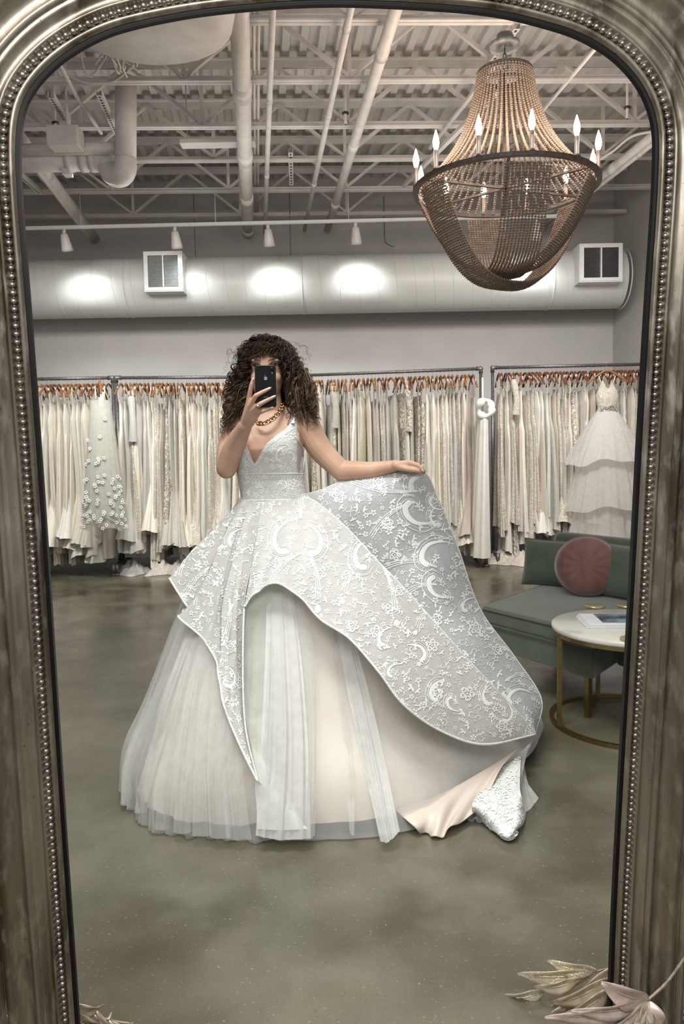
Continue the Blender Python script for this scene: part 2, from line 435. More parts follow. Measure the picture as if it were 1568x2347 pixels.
# ---- big spiral duct
DY = 9.22; DR = .335
da, db = P(66, 651, DY-.3), P(1440, 626, DY-.3)
da = Vector((da.x-.5, DY, da.z)); db = Vector((db.x, DY, db.z))
root = thing('ventilation_duct', 'big round white duct running across the back wall', 'duct', da)
L = db-da; n = 120; V = []
duct_m = simple('duct_white', (.66,.665,.64), (.62,.625,.60), .42, scale=2.5, bmp=.05)
ax = L.normalized(); e1 = Vector((0,1,0)); e2 = ax.cross(e1).normalized()
rows = []
for i in range(n+1):
    t = i/n; c = L*t; rows.append([tuple(c+(e1*math.cos(a)+e2*math.sin(a))*DR) for a in np.linspace(0, 2*math.pi, 64, endpoint=False)])
mb = MB(); mb.grid(rows, closeu=True); mb.add([rows[-1][k] for k in range(64)], [tuple(range(64))]); mb.build('duct_shell', duct_m, root)
mb = MB(); nb = 34
for i in range(nb):                                   # spiral lock seams
    x = (i+.5)/nb*L.length; pts = []
    for a in np.linspace(-.2*math.pi, 1.3*math.pi, 36):
        pts.append(tuple(ax*(x+.10*a/math.pi)+(e1*math.cos(a+math.pi*.5)+e2*math.sin(a+math.pi*.5))*(DR+.0005)))
    mb.tube(pts, .0035, 5)
mb.build('spiral_seam', duct_m, root)
for px in (300, 695, 1255, 1425):
    mb = MB(); x = P(px, 640, DY).x-da.x
    mb.tube([tuple(ax*x+(e1*math.cos(a)+e2*math.sin(a))*(DR+.003)) for a in np.linspace(0,2*math.pi,48,endpoint=False)], .008, 6, closed=True)
    mb.build('duct_band', duct_m, root)
louv = simple('louver_dark', (.12,.12,.12), (.1,.1,.1), .4)
def register(px, py, wpx, hpx, lm):
    s = 1/F*(DY-.5); W, H = wpx*s, hpx*s; c = P(px, py, DY-DR-.17)-da; dpt = .36
    bx = MB()
    for a in ((-W/2-.006,0),(W/2+.006,0)): bx.box((a[0],dpt/2,0), (.012,dpt,H))
    for a in (H/2+.006,-H/2-.006): bx.box((0,dpt/2,a), (W+.024,dpt,.012))
    fr = .035
    for sx in (-1,1): bx.box((sx*(W/2-fr/2),-.004,0), (fr,.012,H))
    for sz in (-1,1): bx.box((0,-.004,sz*(H/2-fr/2)), (W-2*fr,.012,fr))
    bx.box((0,-.004,0), (.016,.012,H-2*fr)); bx.box((0,.10,0),(W,.01,H))
    r_ = bx.build('register_box', white_paint, root, False, c)
    sl = MB(); k = 26
    for i in range(k):
        z = -H/2+fr+(H-2*fr)*(i+.5)/k
        for sx in (-1,1):
            sl.box((sx*(W/4-fr/4),.012,z), (W/2-fr-.008,.02,.0022), Matrix.Rotation(R(35),3,'X'))
    sl.build('louvers', lm, r_, False)
register(374, 622, 82, 84, simple('louver_grey', (.45,.47,.46)))
register(1378, 602, 92, 80, louv)
# ================================================================== MIRROR FRAME (real side)
vv = -(ray(854, 11990).normalized())
nn = ray(608, 886).normalized(); nn = (nn - vv*nn.dot(vv)).normalized()
hh = nn.cross(vv).normalized()
if hh.x < 0: hh = -hh
MD = 1.41
MO = CAM + nn*MD                                   # mirror plane origin
def M2(px, py):                                     # pixel -> (h, v) in the mirror plane
    d = ray(px, py); t = MD/d.dot(nn); q = CAM+d*t-MO
    return (q.dot(hh), q.dot(vv))
def M3(h, v, out=0.0): return MO + hh*h + vv*v - nn*out      # out = towards the camera
Lp = [(176,2347),(145,1900),(106,1300),(85,1000),(62,690),(43,450),(39,326),(46,255),(63,213),(96,171),(128,140),(163,115),(211,88),(259,67),(357,43),(459,25),(561,14),(663,6),(784,3)]
Rp = [(1400,2347),(1414.6,2000),(1453.6,1300),(1469.6,1000),(1488,690),(1504,450),(1508.5,316),(1505,278),(1494,240),(1477,201),(1450,165),(1414,128),(1375,102),(1325,75),(1268,57),(1176,33),(1074,18),(921,8),(784,3)]
Lm = [M2(*p) for p in Lp]; Rm = [M2(*p) for p in Rp]
outl = Lm + Rm[::-1][1:]
b0, b1 = np.array(outl[0]), np.array(outl[1]); ext0 = tuple(b0 + (b0-b1)/np.linalg.norm(b0-b1)*0.13)
e0, e1_ = np.array(outl[-1]), np.array(outl[-2]); ext1 = tuple(e0 + (e0-e1_)/np.linalg.norm(e0-e1_)*0.13)
path = cr_interp([ext0]+outl+[ext1], 420)
for _ in range(6): path[1:-1] = .25*path[:-2]+.5*path[1:-1]+.25*path[2:]
tan = np.gradient(path, axis=0); tan /= np.linalg.norm(tan, axis=1)[:, None]
nrm = np.stack([-tan[:,1], tan[:,0]], axis=1)       # outward (left of travel up the left side)
if nrm[10,0] > 0: nrm = -nrm
prof = [(0,-.004),(.0045,-.003),(.0055,.003),(.010,.006),(.0135,.004),(.0145,.000),(.0275,.000),(.0285,.006),(.0315,.009),(.0345,.008),
 (.036,.004),(.041,.002),(.047,.004),(.053,.010),(.0585,.014),(.0600,.011),(.0615,.014),(.0665,.0185),(.071,.0175),(.073,.013),(.082,.009),(.092,.013),(.101,.023),
 (.109,.031),(.1155,.033),(.1205,.030),(.1235,.022),(.1255,.021),(.1265,.026),(.1295,.027),(.131,.022),(.134,.024),(.139,.030),(.1445,.031),(.149,.026),(.151,.016),(.153,.004),(.163,.000),(.165,-.02),(0.03,-.02)]
def sweep(prof, name, mat, parent, smooth=True):
    mb = MB(); rows = []
    for i in range(len(path)):
        rows.append([tuple(M3(path[i,0]+nrm[i,0]*a, path[i,1]+nrm[i,1]*a, z)) for (a, z) in prof])
    mb.grid(rows); o = mb.build(name, mat, parent, smooth); return o
m, nt, b = mat_new('antique_silver')
c0, h0 = noise_mix(nt, (0.34, 0.30, 0.235), (0.085, 0.066, 0.043), 16, 6, .36, .68, stretch=(1,1,.12))
c1, h1 = noise_mix(nt, c0, (0.42, 0.38, 0.31), 50, 4, .50, .75, stretch=(1,1,.3))
c2, h2 = noise_mix(nt, c1, (0.035, 0.028, 0.022), 220, 2, .70, .78)
# brown streaks and fine dark specks from noise, independent of the moulding profile
nt.links.new(c2, b.inputs['Base Color'])
b.inputs['Metallic'].default_value = .82; b.inputs['Roughness'].default_value = .32
bump(nt, b, h1, .08, .002)
silver = m
bead_m = simple('bead_silver', (0.42,0.38,0.35), (0.25,0.22,0.2), .28, .9, scale=90, bmp=.1)
blackrim = simple('black_rim', (.003,.003,.003), (.004,.004,.004), .5, spec=.2)
mir = thing('mirror_frame', 'tall arched antique silver mirror frame with a beaded inner border', 'mirror frame', M3(0, -1.2, 0))
def sweepP(prof, name, mat, smooth=True):
    o = sweep(prof, name, mat, None, smooth); o.parent = mir; o.matrix_parent_inverse = Matrix.Translation(-mir.location); return o
o = sweepP(prof, 'moulding', silver)
o.data.polygons.foreach_set('use_smooth', [True]*len(o.data.polygons))
sweepP([(.0045,-.003),(.0015,-.003),(-.0028,-.004),(-.0028,-.016),(.02,-.016)], 'black_inner_rim', blackrim, False)
# beads
seglen = np.r_[0, np.cumsum(np.linalg.norm(np.diff(path, axis=0), axis=1))]
def beads(off, out, pitch, r, name, mat, sq=None):
    mb = MB(); nb = int(seglen[-1]/pitch)
    qp = np.stack([path[:,0]+nrm[:,0]*off, path[:,1]+nrm[:,1]*off], axis=1)
    sl = np.r_[0, np.cumsum(np.linalg.norm(np.diff(qp, axis=0), axis=1))]
    nb = int(sl[-1]/pitch)
    for k in range(nb):
        s = (k+.5)*pitch; h = np.interp(s, sl, qp[:,0]); v = np.interp(s, sl, qp[:,1])
        tx = np.interp(s, sl, tan[:,0]); ty = np.interp(s, sl, tan[:,1])
        T = (hh*tx+vv*ty).normalized(); N = (-nn); B = T.cross(N)
        mm = Matrix((T, B, N)).transposed()
        if sq: mb.box(M3(h, v, out), sq, mm)
        else: mb.ball(M3(h, v, out), (r, r, r), 14, 9, mm)
        if not sq: mb.ball(M3(h, v, out-.002) + T*(pitch/2), (.002, .0024, .0024), 6, 4, mm)
    o = mb.build(name, mat, mir); o.matrix_parent_inverse = Matrix.Translation(-mir.location)
    if sq: mod_bevel(o, .002)
    return o
beads(.021, .003, .0137, .0052, 'beaded_border', bead_m)
beads(.157, .006, .0165, .004, 'rope_edge', bead_m, (.0105, .0135, .012))

# ---- wall the mirror stands against, with the mirror's opening, and its baseboard
wallwhite = simple('white_wall', (.80,.79,.80), (.78,.77,.78), .6, scale=3)
rows = []; mb = MB()
N_ = len(path); ring_in = []; ring_out = []
for i in range(N_):
    a = path[i]+nrm[i]*.05; ring_in.append(M3(a[0], a[1], -.024))
    th = math.atan2(path[i,1]-0.0, path[i,0])
    k = path[i]+nrm[i]*.7; ring_out.append(M3(k[0], k[1], -.024))
mb.grid([[tuple(x) for x in ring_in], [tuple(x) for x in ring_out]]); o = mb.build('wall_front', wallwhite, smooth=False); mod_solid(o, .02, 1 if False else -1); tag(o, kind='structure')
for s, px, nm in ((1, 1552, 'baseboard_front_right'), (-1, 18, 'baseboard_front_left')):
    h, v = M2(px, 2272 if s > 0 else 2318); mb = MB()
    pts = [M3(h-.04*s, v, -.012), M3(h+.6*s, v+.0, -.012), M3(h+.6*s, v-.3, -.012), M3(h-.04*s, v-.3, -.012)]
    back = [p + nn*.012 for p in pts]
    mb.add([tuple(p) for p in pts+back], [(0,1,2,3),(7,6,5,4),(0,4,5,1),(1,5,6,2),(2,6,7,3),(3,7,4,0)]); o = mb.build(nm, wallwhite, smooth=False); tag(o, kind='structure')
# ================================================================== CHANDELIER
c0_ = P(1158, 432, 5.0); CR = .565; CX0 = Vector((c0_.x, 5.0, 0)); ZR = c0_.z
ztop = P(1158, 170, 5.0).z; zcan = P(1158, 118, 5.0).z
ch = thing('chandelier', 'large wooden bead chandelier with twelve lit candle bulbs', 'chandelier', (CX0.x, CX0.y, ZR))
wood_bead = simple('wood_bead', (.30,.235,.18), (.20,.15,.11), .7, scale=120)
ring_m = simple('weathered_iron', (.10,.082,.068), (.17,.14,.12), .45, .6, scale=60)
plate_m = simple('zinc_canopy', (.33,.33,.31), (.2,.2,.19), .5, .4, scale=30)
dz = lambda z: z-ZR
mb = MB(); mb.lathe([(.012,dz(zcan)+.02),(.095,dz(zcan)+.02),(.095,dz(zcan)+.045),(.05,dz(zcan)+.055),(.05,dz(zcan)+.10),(.01,dz(zcan)+.10)], 28); mb.build('canopy', plate_m, ch)
mb = MB()
zz = dz(zcan)+.02; k = 0
while zz > dz(ztop)+.0:                                   # chain links
    mb.tube([(.010*math.cos(a)*(1 if k%2 else 0), .010*math.cos(a)*(0 if k%2 else 1), zz-.018+.020*math.sin(a)) for a in np.linspace(0,2*math.pi,12,endpoint=False)], .003, 6, closed=True); zz -= .031; k += 1
mb.build('chain', ring_m, ch)
RT = .168
def band_ring(mb, r, z, h, t, seg=64):
    rows = []
    for (rr, zz) in ((r+t/2,z-h/2),(r+t/2,z+h/2),(r-t/2,z+h/2),(r-t/2,z-h/2),(r+t/2,z-h/2)):
        rows.append([(rr*math.cos(a), rr*math.sin(a), zz) for a in np.linspace(0,2*math.pi,seg,endpoint=False)])
    mb.grid(rows, closeu=True)
mb = MB(); band_ring(mb, RT, dz(ztop), .03, .008)
for a in (0, math.pi/2): mb.bar((-RT*math.cos(a),-RT*math.sin(a),dz(ztop)), (RT*math.cos(a),RT*math.sin(a),dz(ztop)), .012, .012)
mb.build('top_ring', ring_m, ch, False)
mb = MB(); band_ring(mb, CR, 0, .022, .034, 96)
mb.build('main_ring', ring_m, ch, False)
mb = MB(); mb.tube([(0,0,dz(ztop)),(0,0,-.05)], .009, 8)
mb.build('centre_rod', ring_m, ch)
for k in range(6):
    a = math.pi/3*k+.35
    mb = MB(); mb.bar((0,0,0), (CR*math.cos(a), CR*math.sin(a), 0), .02, .012)
    mb.build('ring_spoke', ring_m, ch, False)
def bead_strand(pts, pitch, r, name, parent, rz=0):
    p = np.array([tuple(q) for q in pts]); d = np.r_[0, np.cumsum(np.linalg.norm(np.diff(p,axis=0),axis=1))]
    n = int(d[-1]/pitch); s = (np.arange(n)+.5)*d[-1]/n
    mb = MB()
    for i in range(n):
        c = [np.interp(s[i], d, p[:,k]) for k in range(3)]
        c2 = [np.interp(min(s[i]+.003, d[-1]), d, p[:,k]) for k in range(3)]; c1 = [np.interp(max(s[i]-.003,0), d, p[:,k]) for k in range(3)]
        t = (Vector(c2)-Vector(c1)).normalized(); q = t.to_track_quat('Z','X').to_matrix()
        rr = r*(1+.06*math.sin(i*2.3))
        mb.ball(c, (rr, rr, rr*.84), 7, 5, q)
    o = mb.build(name, wood_bead, parent); return o
# crown strands: steep near the top, flaring to the ring
H = dz(ztop)
def crown_pts(r1):
    pts = []
    for u in np.linspace(0, 1, 26):
        z = H*(1-u) + .012; z = H*(1-u)
        rr = RT + (r1-RT)*(.30*u + .70*u**2.6); pts.append((rr, 0, z + .0*u))
    return pts
s0 = bead_strand(crown_pts(CR-.03), .0158, .0088, 'crown_strand', ch)
for k in range(1, 54):
    c = s0.copy(); COL.objects.link(c); c.rotation_euler = (0,0,2*math.pi*k/54)
# inner short strands near the top
s1 = bead_strand([(RT-.03+.03*u, 0, H-.03-u*.25) for u in np.linspace(0,1,8)], .0142, .0072, 'inner_strand', ch)
for k in range(1, 16):
    c = s1.copy(); COL.objects.link(c); c.rotation_euler = (0,0,2*math.pi*k/16)
# three swag bands, 60 degrees apart
NS = 14
def swag_pts(j, drop, halfw, sq=.78, ex=2.25):
    f = (j-(NS-1)/2)/((NS-1)/2)
    off = f*halfw; rr = math.sqrt((CR-.02)**2-off**2); dr = drop*(1-.05*abs(f)) ;
    pts = []
    for t in np.sign(np.linspace(-1,1,61))*(1-(1-np.abs(np.linspace(-1,1,61)))**1.5):
        z = -.03 - dr*(1-abs(t)**ex)
        w = off*(sq+(1-sq)*abs(t)**2)
        pts.append((rr*t*(1 if True else 1), w, z))
    return pts
for (ang, drop, hw_) in ((R(-88), .515, .128), (R(23), .60, .128), (R(-26), .51, .128)):
    for j in range(NS):
        o = bead_strand(swag_pts(j, drop, hw_, 1.0 if ang < -1 else .85, 3.4 if ang < -1 else 2.6), .0158, .0088, 'swag_strand', ch); o.rotation_euler = (0,0,ang)
# candles
cand_m = simple('candle_tube', (.20,.17,.15), (.14,.12,.11), .45); bulb_m = emis('lit_bulb', (1.0,.82,.68), 30)
def candle(a):
    x, y = CR*math.cos(a), CR*math.sin(a)
    mb = MB(); mb.lathe([(.010,.01),(.022,.012),(.022,.02),(.013,.026),(.013,.125),(.009,.127)], 12, base=(x,y,0)); t = mb.build('candle', cand_m, ch)
    mb = MB(); mb.lathe([(.004,.127),(.011,.130),(.017,.15),(.0195,.168),(.017,.19),(.011,.212),(.005,.232),(.001,.243)], 14, base=(x,y,0)); mb.build('bulb', bulb_m, t)
    l = bpy.data.lights.new('candle_light', 'POINT'); l.energy = 5.5; l.color = (1,.80,.66); l.shadow_soft_size = .02
    lo = bpy.data.objects.new('candle_light', l); COL.objects.link(lo); lo.location = (CX0.x+x*1.0, CX0.y+y, ZR+.262)
for k in range(12): candle(R(-87+30*k))
# ================================================================== RACKS, HANGERS, GOWNS
pipe_m = simple('galvanised_pipe', (.13,.13,.135), (.22,.22,.225), .42, .7, scale=50)
hang_wood = simple('hanger_wood', (.34,.15,.045), (.24,.095,.028), .35, scale=30, stretch=(1,8,1), coat=.3)
hang_dark = simple('hanger_wood_dark', (.21,.07,.022), (.15,.05,.016), .35, scale=30, stretch=(1,8,1), coat=.3)
hook_m = simple('hook_metal', (.5,.48,.45), (.4,.4,.38), .3, .9)
def lace_mat(name, base, motif, scale, thr=.5, rough=.75):
    m, nt, b = mat_new(name)
    tc = nt.nodes.new('ShaderNodeTexCoord'); v = nt.nodes.new('ShaderNodeTexVoronoi'); v.feature = 'F1'; v.inputs['Scale'].default_value = scale
    n = nt.nodes.new('ShaderNodeTexNoise'); n.inputs['Scale'].default_value = scale*1.7; n.inputs['Detail'].default_value = 3
    nt.links.new(tc.outputs['Object'], n.inputs['Vector'])
    mv = nt.nodes.new('ShaderNodeMix'); mv.data_type='VECTOR'; mv.inputs[0].default_value = .12
    nt.links.new(tc.outputs['Object'], mv.inputs[4]); nt.links.new(n.outputs[1], mv.inputs[5]); nt.links.new(mv.outputs[1], v.inputs['Vector'])
    w_ = nt.nodes.new('ShaderNodeMath'); w_.operation = 'SINE'; mu = nt.nodes.new('ShaderNodeMath'); mu.operation='MULTIPLY'; mu.inputs[1].default_value = 16
    nt.links.new(v.outputs['Distance'], mu.inputs[0]); nt.links.new(mu.outputs[0], w_.inputs[0])
    rp = nt.nodes.new('ShaderNodeMapRange'); rp.inputs[1].default_value = thr-.5; rp.inputs[2].default_value = thr
    nt.links.new(w_.outputs[0], rp.inputs[0])
    mx = nt.nodes.new('ShaderNodeMix'); mx.data_type = 'RGBA'; mx.inputs[6].default_value = (*base,1); mx.inputs[7].default_value = (*motif,1)
    nt.links.new(rp.outputs[0], mx.inputs[0]); nt.links.new(mx.outputs[2], b.inputs['Base Color'])
    b.inputs['Roughness'].default_value = rough; bump(nt, b, rp.outputs[0], .5, .006); return m
def cloth(name, c, c2=None, rough=.75, scale=12, stretch=None):
    return simple(name, c, c2 or tuple(x*.93 for x in c), rough, scale=scale, spec=.25, sheen=.2, stretch=stretch)
CM = {'ivory satin': cloth('ivory_satin', (.74,.70,.61), rough=.5), 'white crepe': cloth('white_crepe', (.78,.76,.70)),
      'cream chiffon': cloth('cream_chiffon', (.72,.67,.57)), 'champagne satin': cloth('champagne_satin', (.62,.56,.48), rough=.5),
      'blush tulle': cloth('blush_tulle', (.50,.42,.38)), 'soft white tulle': cloth('soft_white_tulle', (.66,.66,.61)),
      'ivory lace': lace_mat('ivory_lace', (.46,.41,.33), (.80,.77,.69), 24), 'beige floral lace': lace_mat('beige_floral_lace', (.36,.31,.24), (.76,.73,.65), 15),
      'beaded silver lace': lace_mat('beaded_silver_lace', (.42,.40,.35), (.76,.75,.70), 42), 'gold beaded lace': lace_mat('gold_beaded_lace', (.50,.45,.30), (.78,.74,.60), 36),
      'pale grey chiffon': cloth('pale_grey_chiffon', (.55,.54,.52))}
MK = list(CM)
# hanger: shoulders run along Y, hook at the origin (centre of the rail)
def hanger_meshes(mat, nm):
    mb = MB(); pts = cr_interp([(0,-.215,-.215),(0,-.16,-.165),(0,-.07,-.100),(0,0,-.070),(0,.07,-.100),(0,.16,-.165),(0,.215,-.215)], 22)
    mb.tube(pts, [.0085+.004*math.sin(math.pi*i/21) for i in range(22)], 8); me1 = mb.mesh(nm); me1.materials.append(mat)
    mb = MB(); mb.tube(cr_interp([(0,-.016,.006),(0,-.008,.020),(0,.010,.019),(0,.019,.003),(0,.012,-.02),(0,0,-.035),(0,0,-.075)], 20), .0022, 6); me2 = mb.mesh('hook'); me2.materials.append(hook_m)
    for me in (me1, me2): me.polygons.foreach_set('use_smooth', [True]*len(me.polygons))
    return me1, me2
HM = [hanger_meshes(hang_wood, 'hanger_arm'), hanger_meshes(hang_dark, 'hanger_arm')]
# gown prototypes: closed folded tube, straps; local origin = rail point
def gown_mesh(k, length, style, seed):
    g = np.random.default_rng(seed); nz, na = 46, 64
    rows = []; ang = np.linspace(0, 2*math.pi, na, endpoint=False)
    ph = g.uniform(0, 6.28, 8); fr = g.integers(5, 13, 4)
    top = .20 if style != 'low' else .30
    flare = {'slim': .5, 'aline': 1.0, 'mermaid': 1.1, 'full': 1.9, 'low': .9}[style]
    strap = g.uniform(.04, .12)
    for j in range(nz):
        u = j/(nz-1); z = -(top+strap) - u*(length-top-strap)
        if style == 'mermaid': wy = .15+.03*math.cos(u*5) + (.26*max(0,(u-.62)/.38)**1.3)
        else: wy = .17 - .05*math.sin(min(u/.28,1)*math.pi) + .16*flare*max(0,u-.2)**.9
        wx = .026 + .016*flare*u + (.055*flare*max(0,(u-.5))**1.5)
        if style == 'mermaid': wx += .07*max(0,(u-.65)/.35)**1.2
        amp = .10+.55*u; wx *= min(1, .35+u*7); wy *= min(1, .62+u*3)
        fold = 1 + amp*(.5*np.sin(ang*fr[0]+ph[0]+u*2*g.uniform(.99,1.01)) + .35*np.sin(ang*fr[1]+ph[1]-u*1.5) + .2*np.sin(ang*(fr[2]+6)+ph[2]))*.62
        sway = .012*math.sin(u*4+ph[3])*(.3+u)
        x = wx*np.cos(ang)*fold + sway; y = wy*np.sin(ang)*(1+.18*(fold-1)) + .015*math.sin(u*3+ph[4])
        zz = z + (.02*np.sin(ang*2+ph[5])+.007*np.sin(ang*5+ph[6]))*u**6 - .055*(1-np.abs(np.sin(ang)))*max(0,1-u*9)
        rows.append(np.stack([x, y, np.full(na, 0)+zz], axis=1))
    mb = MB(); mb.grid(rows, closeu=True)
    mb.add([rows[0][i] for i in range(na)], [tuple(range(na-1,-1,-1))])
    me = mb.mesh('gown_body'); me.polygons.foreach_set('use_smooth', [True]*len(me.polygons))
    sl_ = []; zt = -(top+strap)
    for sy in (-1, 1):
        ms = MB(); ms.tube(cr_interp([(0.004, sy*.09, zt-.02), (.002, sy*.12, zt+.05), (0, sy*.13, -.115)], 8), .007, 6); sl_.append(ms.mesh('strap'))
    return me, sl_
def sleeve_mesh(seed):
    g = np.random.default_rng(seed); mb = MB()
    L = g.uniform(.35,.62)
    mb.tube(cr_interp([(0,-.16,-.17),(.012,-.20,-.3),(.02,-.215,-.17-L*.6),(.012,-.20,-.17-L)], 14), [.03,.035,.04,.038,.036,.034,.034,.034,.036,.036,.038,.04,.042,.045], 10)
    return mb.mesh('sleeve')
PROT = []
sty = ['slim','aline','mermaid','aline','slim','mermaid','aline','low','slim','aline','mermaid','slim','low','aline']
for k, s in enumerate(sty):
    LEN = 1.84+.27*((k*37)%10)/10; PROT.append((gown_mesh(k, LEN, s, 100+k), s, sleeve_mesh(300+k), LEN))
def train_mesh(seed):
    g = np.random.default_rng(seed); nr, na = 16, 48; rows = []; ph = g.uniform(0,6.28,6); ang = np.linspace(0,2*math.pi,na,endpoint=False)
    for j in range(nr):
        u = j/(nr-1); r_ = .03+u*.20*(1+.22*np.sin(ang*3+ph[0])+.1*np.sin(ang*7+ph[1]))
        h = (.07*(1-u)**1.1*(1+.5*np.sin(ang*2+ph[4])) + .035*np.abs(np.sin(ang*4+ph[2]+u*5))*(1-u**3)+.02*np.abs(np.sin(ang*9+ph[3]-u*7))*(1-u**3))
        rows.append(np.stack([r_*np.cos(ang)*.8, r_*np.sin(ang)*1.1, h],1))
    mb = MB(); mb.grid(rows, closeu=True); mb.add([rows[0][i] for i in range(na)],[tuple(range(na))]); me = mb.mesh('train'); me.polygons.foreach_set('use_smooth',[True]*len(me.polygons)); return me
TRAINS = [train_mesh(700+k) for k in range(5)]
ORD = ['first','second','third','fourth','fifth','sixth','seventh','eighth','ninth','tenth','eleventh','twelfth','thirteenth','fourteenth','fifteenth','sixteenth','seventeenth','eighteenth','nineteenth','twentieth']
def ordn(i):
    if i <= 20: return ORD[i-1]
    t = {2:'twenty',3:'thirty',4:'forty',5:'fifty',6:'sixty'}[i//10]; u = i % 10
    return (t+'-'+ORD[u-1]) if u else {30:'thirtieth',40:'fortieth',50:'fiftieth',60:'sixtieth'}[i]
def rack(nm, label, a, b, n, weights, seed, lpost=True, rpost=True, side='', from_left=True, skip=(), trains=.22):
    g = np.random.default_rng(seed)
    a, b = Vector(a), Vector(b)
    root = thing('garment_rack', label, 'clothes rack', (a.x, a.y, 0), 'pipe racks along the back wall')
    la, lb = a-root.location, b-root.location
    mb = MB(); mb.tube([la, lb], .0175, 12); mb.build('top_rail', pipe_m, root)
    for on, p, s in ((lpost, la, 1), (rpost, lb, -1)):
        if not on: continue
        mb = MB(); mb.tube([p, Vector((p.x,p.y,.10))], .0175, 12); mb.build('post', pipe_m, root)
        mb = MB(); mb.tube([p+Vector((.05*s,0,0)), p, p+Vector((0,0,-.05))], .026, 12); mb.ball(p, .027, 10, 7); mb.build('elbow_joint', pipe_m, root)
        mb = MB(); mb.tube([Vector((p.x,p.y-.26,.10)), Vector((p.x,p.y+.26,.10))], .0175, 12)
        for e in (-.26,.26): mb.tube([Vector((p.x,p.y+e,.12)), Vector((p.x,p.y+e,0.004))], .024, 10)
        mb.ball((p.x,p.y,.10), .028, 10, 7); mb.build('base_pipe', pipe_m, root)
        for e in (-.26,.26):
            mb = MB(); mb.lathe([(.045,0),(.045,.012),(.02,.02)], 14, base=(p.x,p.y+e,0.0)); mb.build('foot', pipe_m, root)
    d = (b-a); names = list(weights); wts = np.array([weights[k] for k in names], float); wts /= wts.sum()
    zr = .0175
    for i in range(n):
        t = (i+.5+g.uniform(-.28,.28))/n*.955+.022; p = a+d*t+Vector((0,0,zr-.016))
        yaw = g.normal(0, R(7)); h1, h2 = HM[1 if ('dark' in side or (g.random() < .25)) else 0]
        end = 'left' if from_left else 'right'; num = ordn(i+1) if from_left else ordn(n-i)
        hr = bpy.data.objects.new('wooden_hanger', h1); COL.objects.link(hr); hr.location = p; hr.rotation_euler = (g.normal(0,R(1.5)), 0, yaw)
        tag(hr, f'wooden hanger, {num} from the {end} end of the {nm} rack', 'hanger', f'wooden hangers on the {nm} rack')
        ho = bpy.data.objects.new('hook', h2); COL.objects.link(ho); ho.parent = hr
        if i in skip: continue
        kind = names[g.choice(len(names), p=wts)]
        (gm, sm), s, slm, LEN = PROT[g.integers(len(PROT))]
        key = kind
        go = bpy.data.objects.new('wedding_gown', gm); COL.objects.link(go)
        sc = g.uniform(.92, 1.04)
        Lz = (p.z-.035)/(LEN+.02)
        go.location = p; go.rotation_euler = (0, 0, yaw+(math.pi if g.random()<.5 else 0)+g.normal(0,R(4))); go.scale = (g.uniform(.85,1.25), g.uniform(.9,1.1), min(sc, Lz))
        setmat(go, CM[kind])
        sw = {'slim':'slim ','aline':'flared ','mermaid':'fishtail ','low':'strapless-cut ','full':'full '}[s]
        tag(go, f'{sw}{kind} gown, {num} from the {end} end of the {nm} rack', 'gown', f'gowns on the {nm} rack')
        for sm_ in sm:
            so = bpy.data.objects.new('strap', sm_); COL.objects.link(so); so.parent = go; setmat(so, CM[kind])
        if g.random() < .22:
            se = bpy.data.objects.new('sleeve', slm); COL.objects.link(se); se.parent = go; setmat(se, CM[kind])
        if g.random() < trains:
            tr = bpy.data.objects.new('train', TRAINS[g.integers(len(TRAINS))]); COL.objects.link(tr); setmat(tr, CM[kind])
            tr.matrix_world = Matrix.Translation((p.x+g.normal()*.04, p.y-.16+g.normal()*.05, .003)) @ Matrix.Rotation(g.uniform(-.5,.5),4,'Z')
            tr.parent = go; bpy.context.view_layer.update() if False else None
            gw = Matrix.LocRotScale(go.location, go.rotation_euler, go.scale); tr.matrix_parent_inverse = gw.inverted()
    return root
def setmat(o, m):
    if not o.data.materials: o.data.materials.append(m)
    o.material_slots[0].link = 'OBJECT'; o.material_slots[0].material = m
def railpt(px, py, z): return G(px, py, z)
W1 = {'ivory satin':6,'cream chiffon':5,'champagne satin':2,'soft white tulle':2,'white crepe':2}
W2 = {'ivory lace':3,'beige floral lace':2,'ivory satin':2,'cream chiffon':2,'white crepe':3,'soft white tulle':2,'pale grey chiffon':1,'champagne satin':1,'beaded silver lace':2}
W3 = {'ivory lace':3,'beige floral lace':2,'white crepe':3,'cream chiffon':2,'blush tulle':1,'gold beaded lace':2,'beaded silver lace':3,'ivory satin':2,'pale grey chiffon':1}
W4 = {'ivory lace':5,'beige floral lace':3,'ivory satin':2,'white crepe':2,'champagne satin':2,'beaded silver lace':3,'blush tulle':1,'soft white tulle':1}
rack('far left', 'dark pipe rack of plain gowns at the far left', railpt(20,870,2.16), railpt(258,866,2.16), 24, W1, 1, lpost=False, from_left=False, trains=.08)
rack('second', 'dark pipe rack left of the woman holding lace and satin gowns', railpt(266,866,2.16), railpt(640,864,2.16), 42, W2, 2)
rack('third', 'dark pipe rack right of the woman ending by the large bow gown', railpt(655,862,2.20), railpt(1102,845,2.20), 46, W3, 3, from_left=False)
rack('far right', 'dark pipe rack of lace gowns behind the green sofa', railpt(1129,843,2.22), railpt(1500,834,2.22), 40, W4, 4, side='dark', rpost=True, trains=.6)

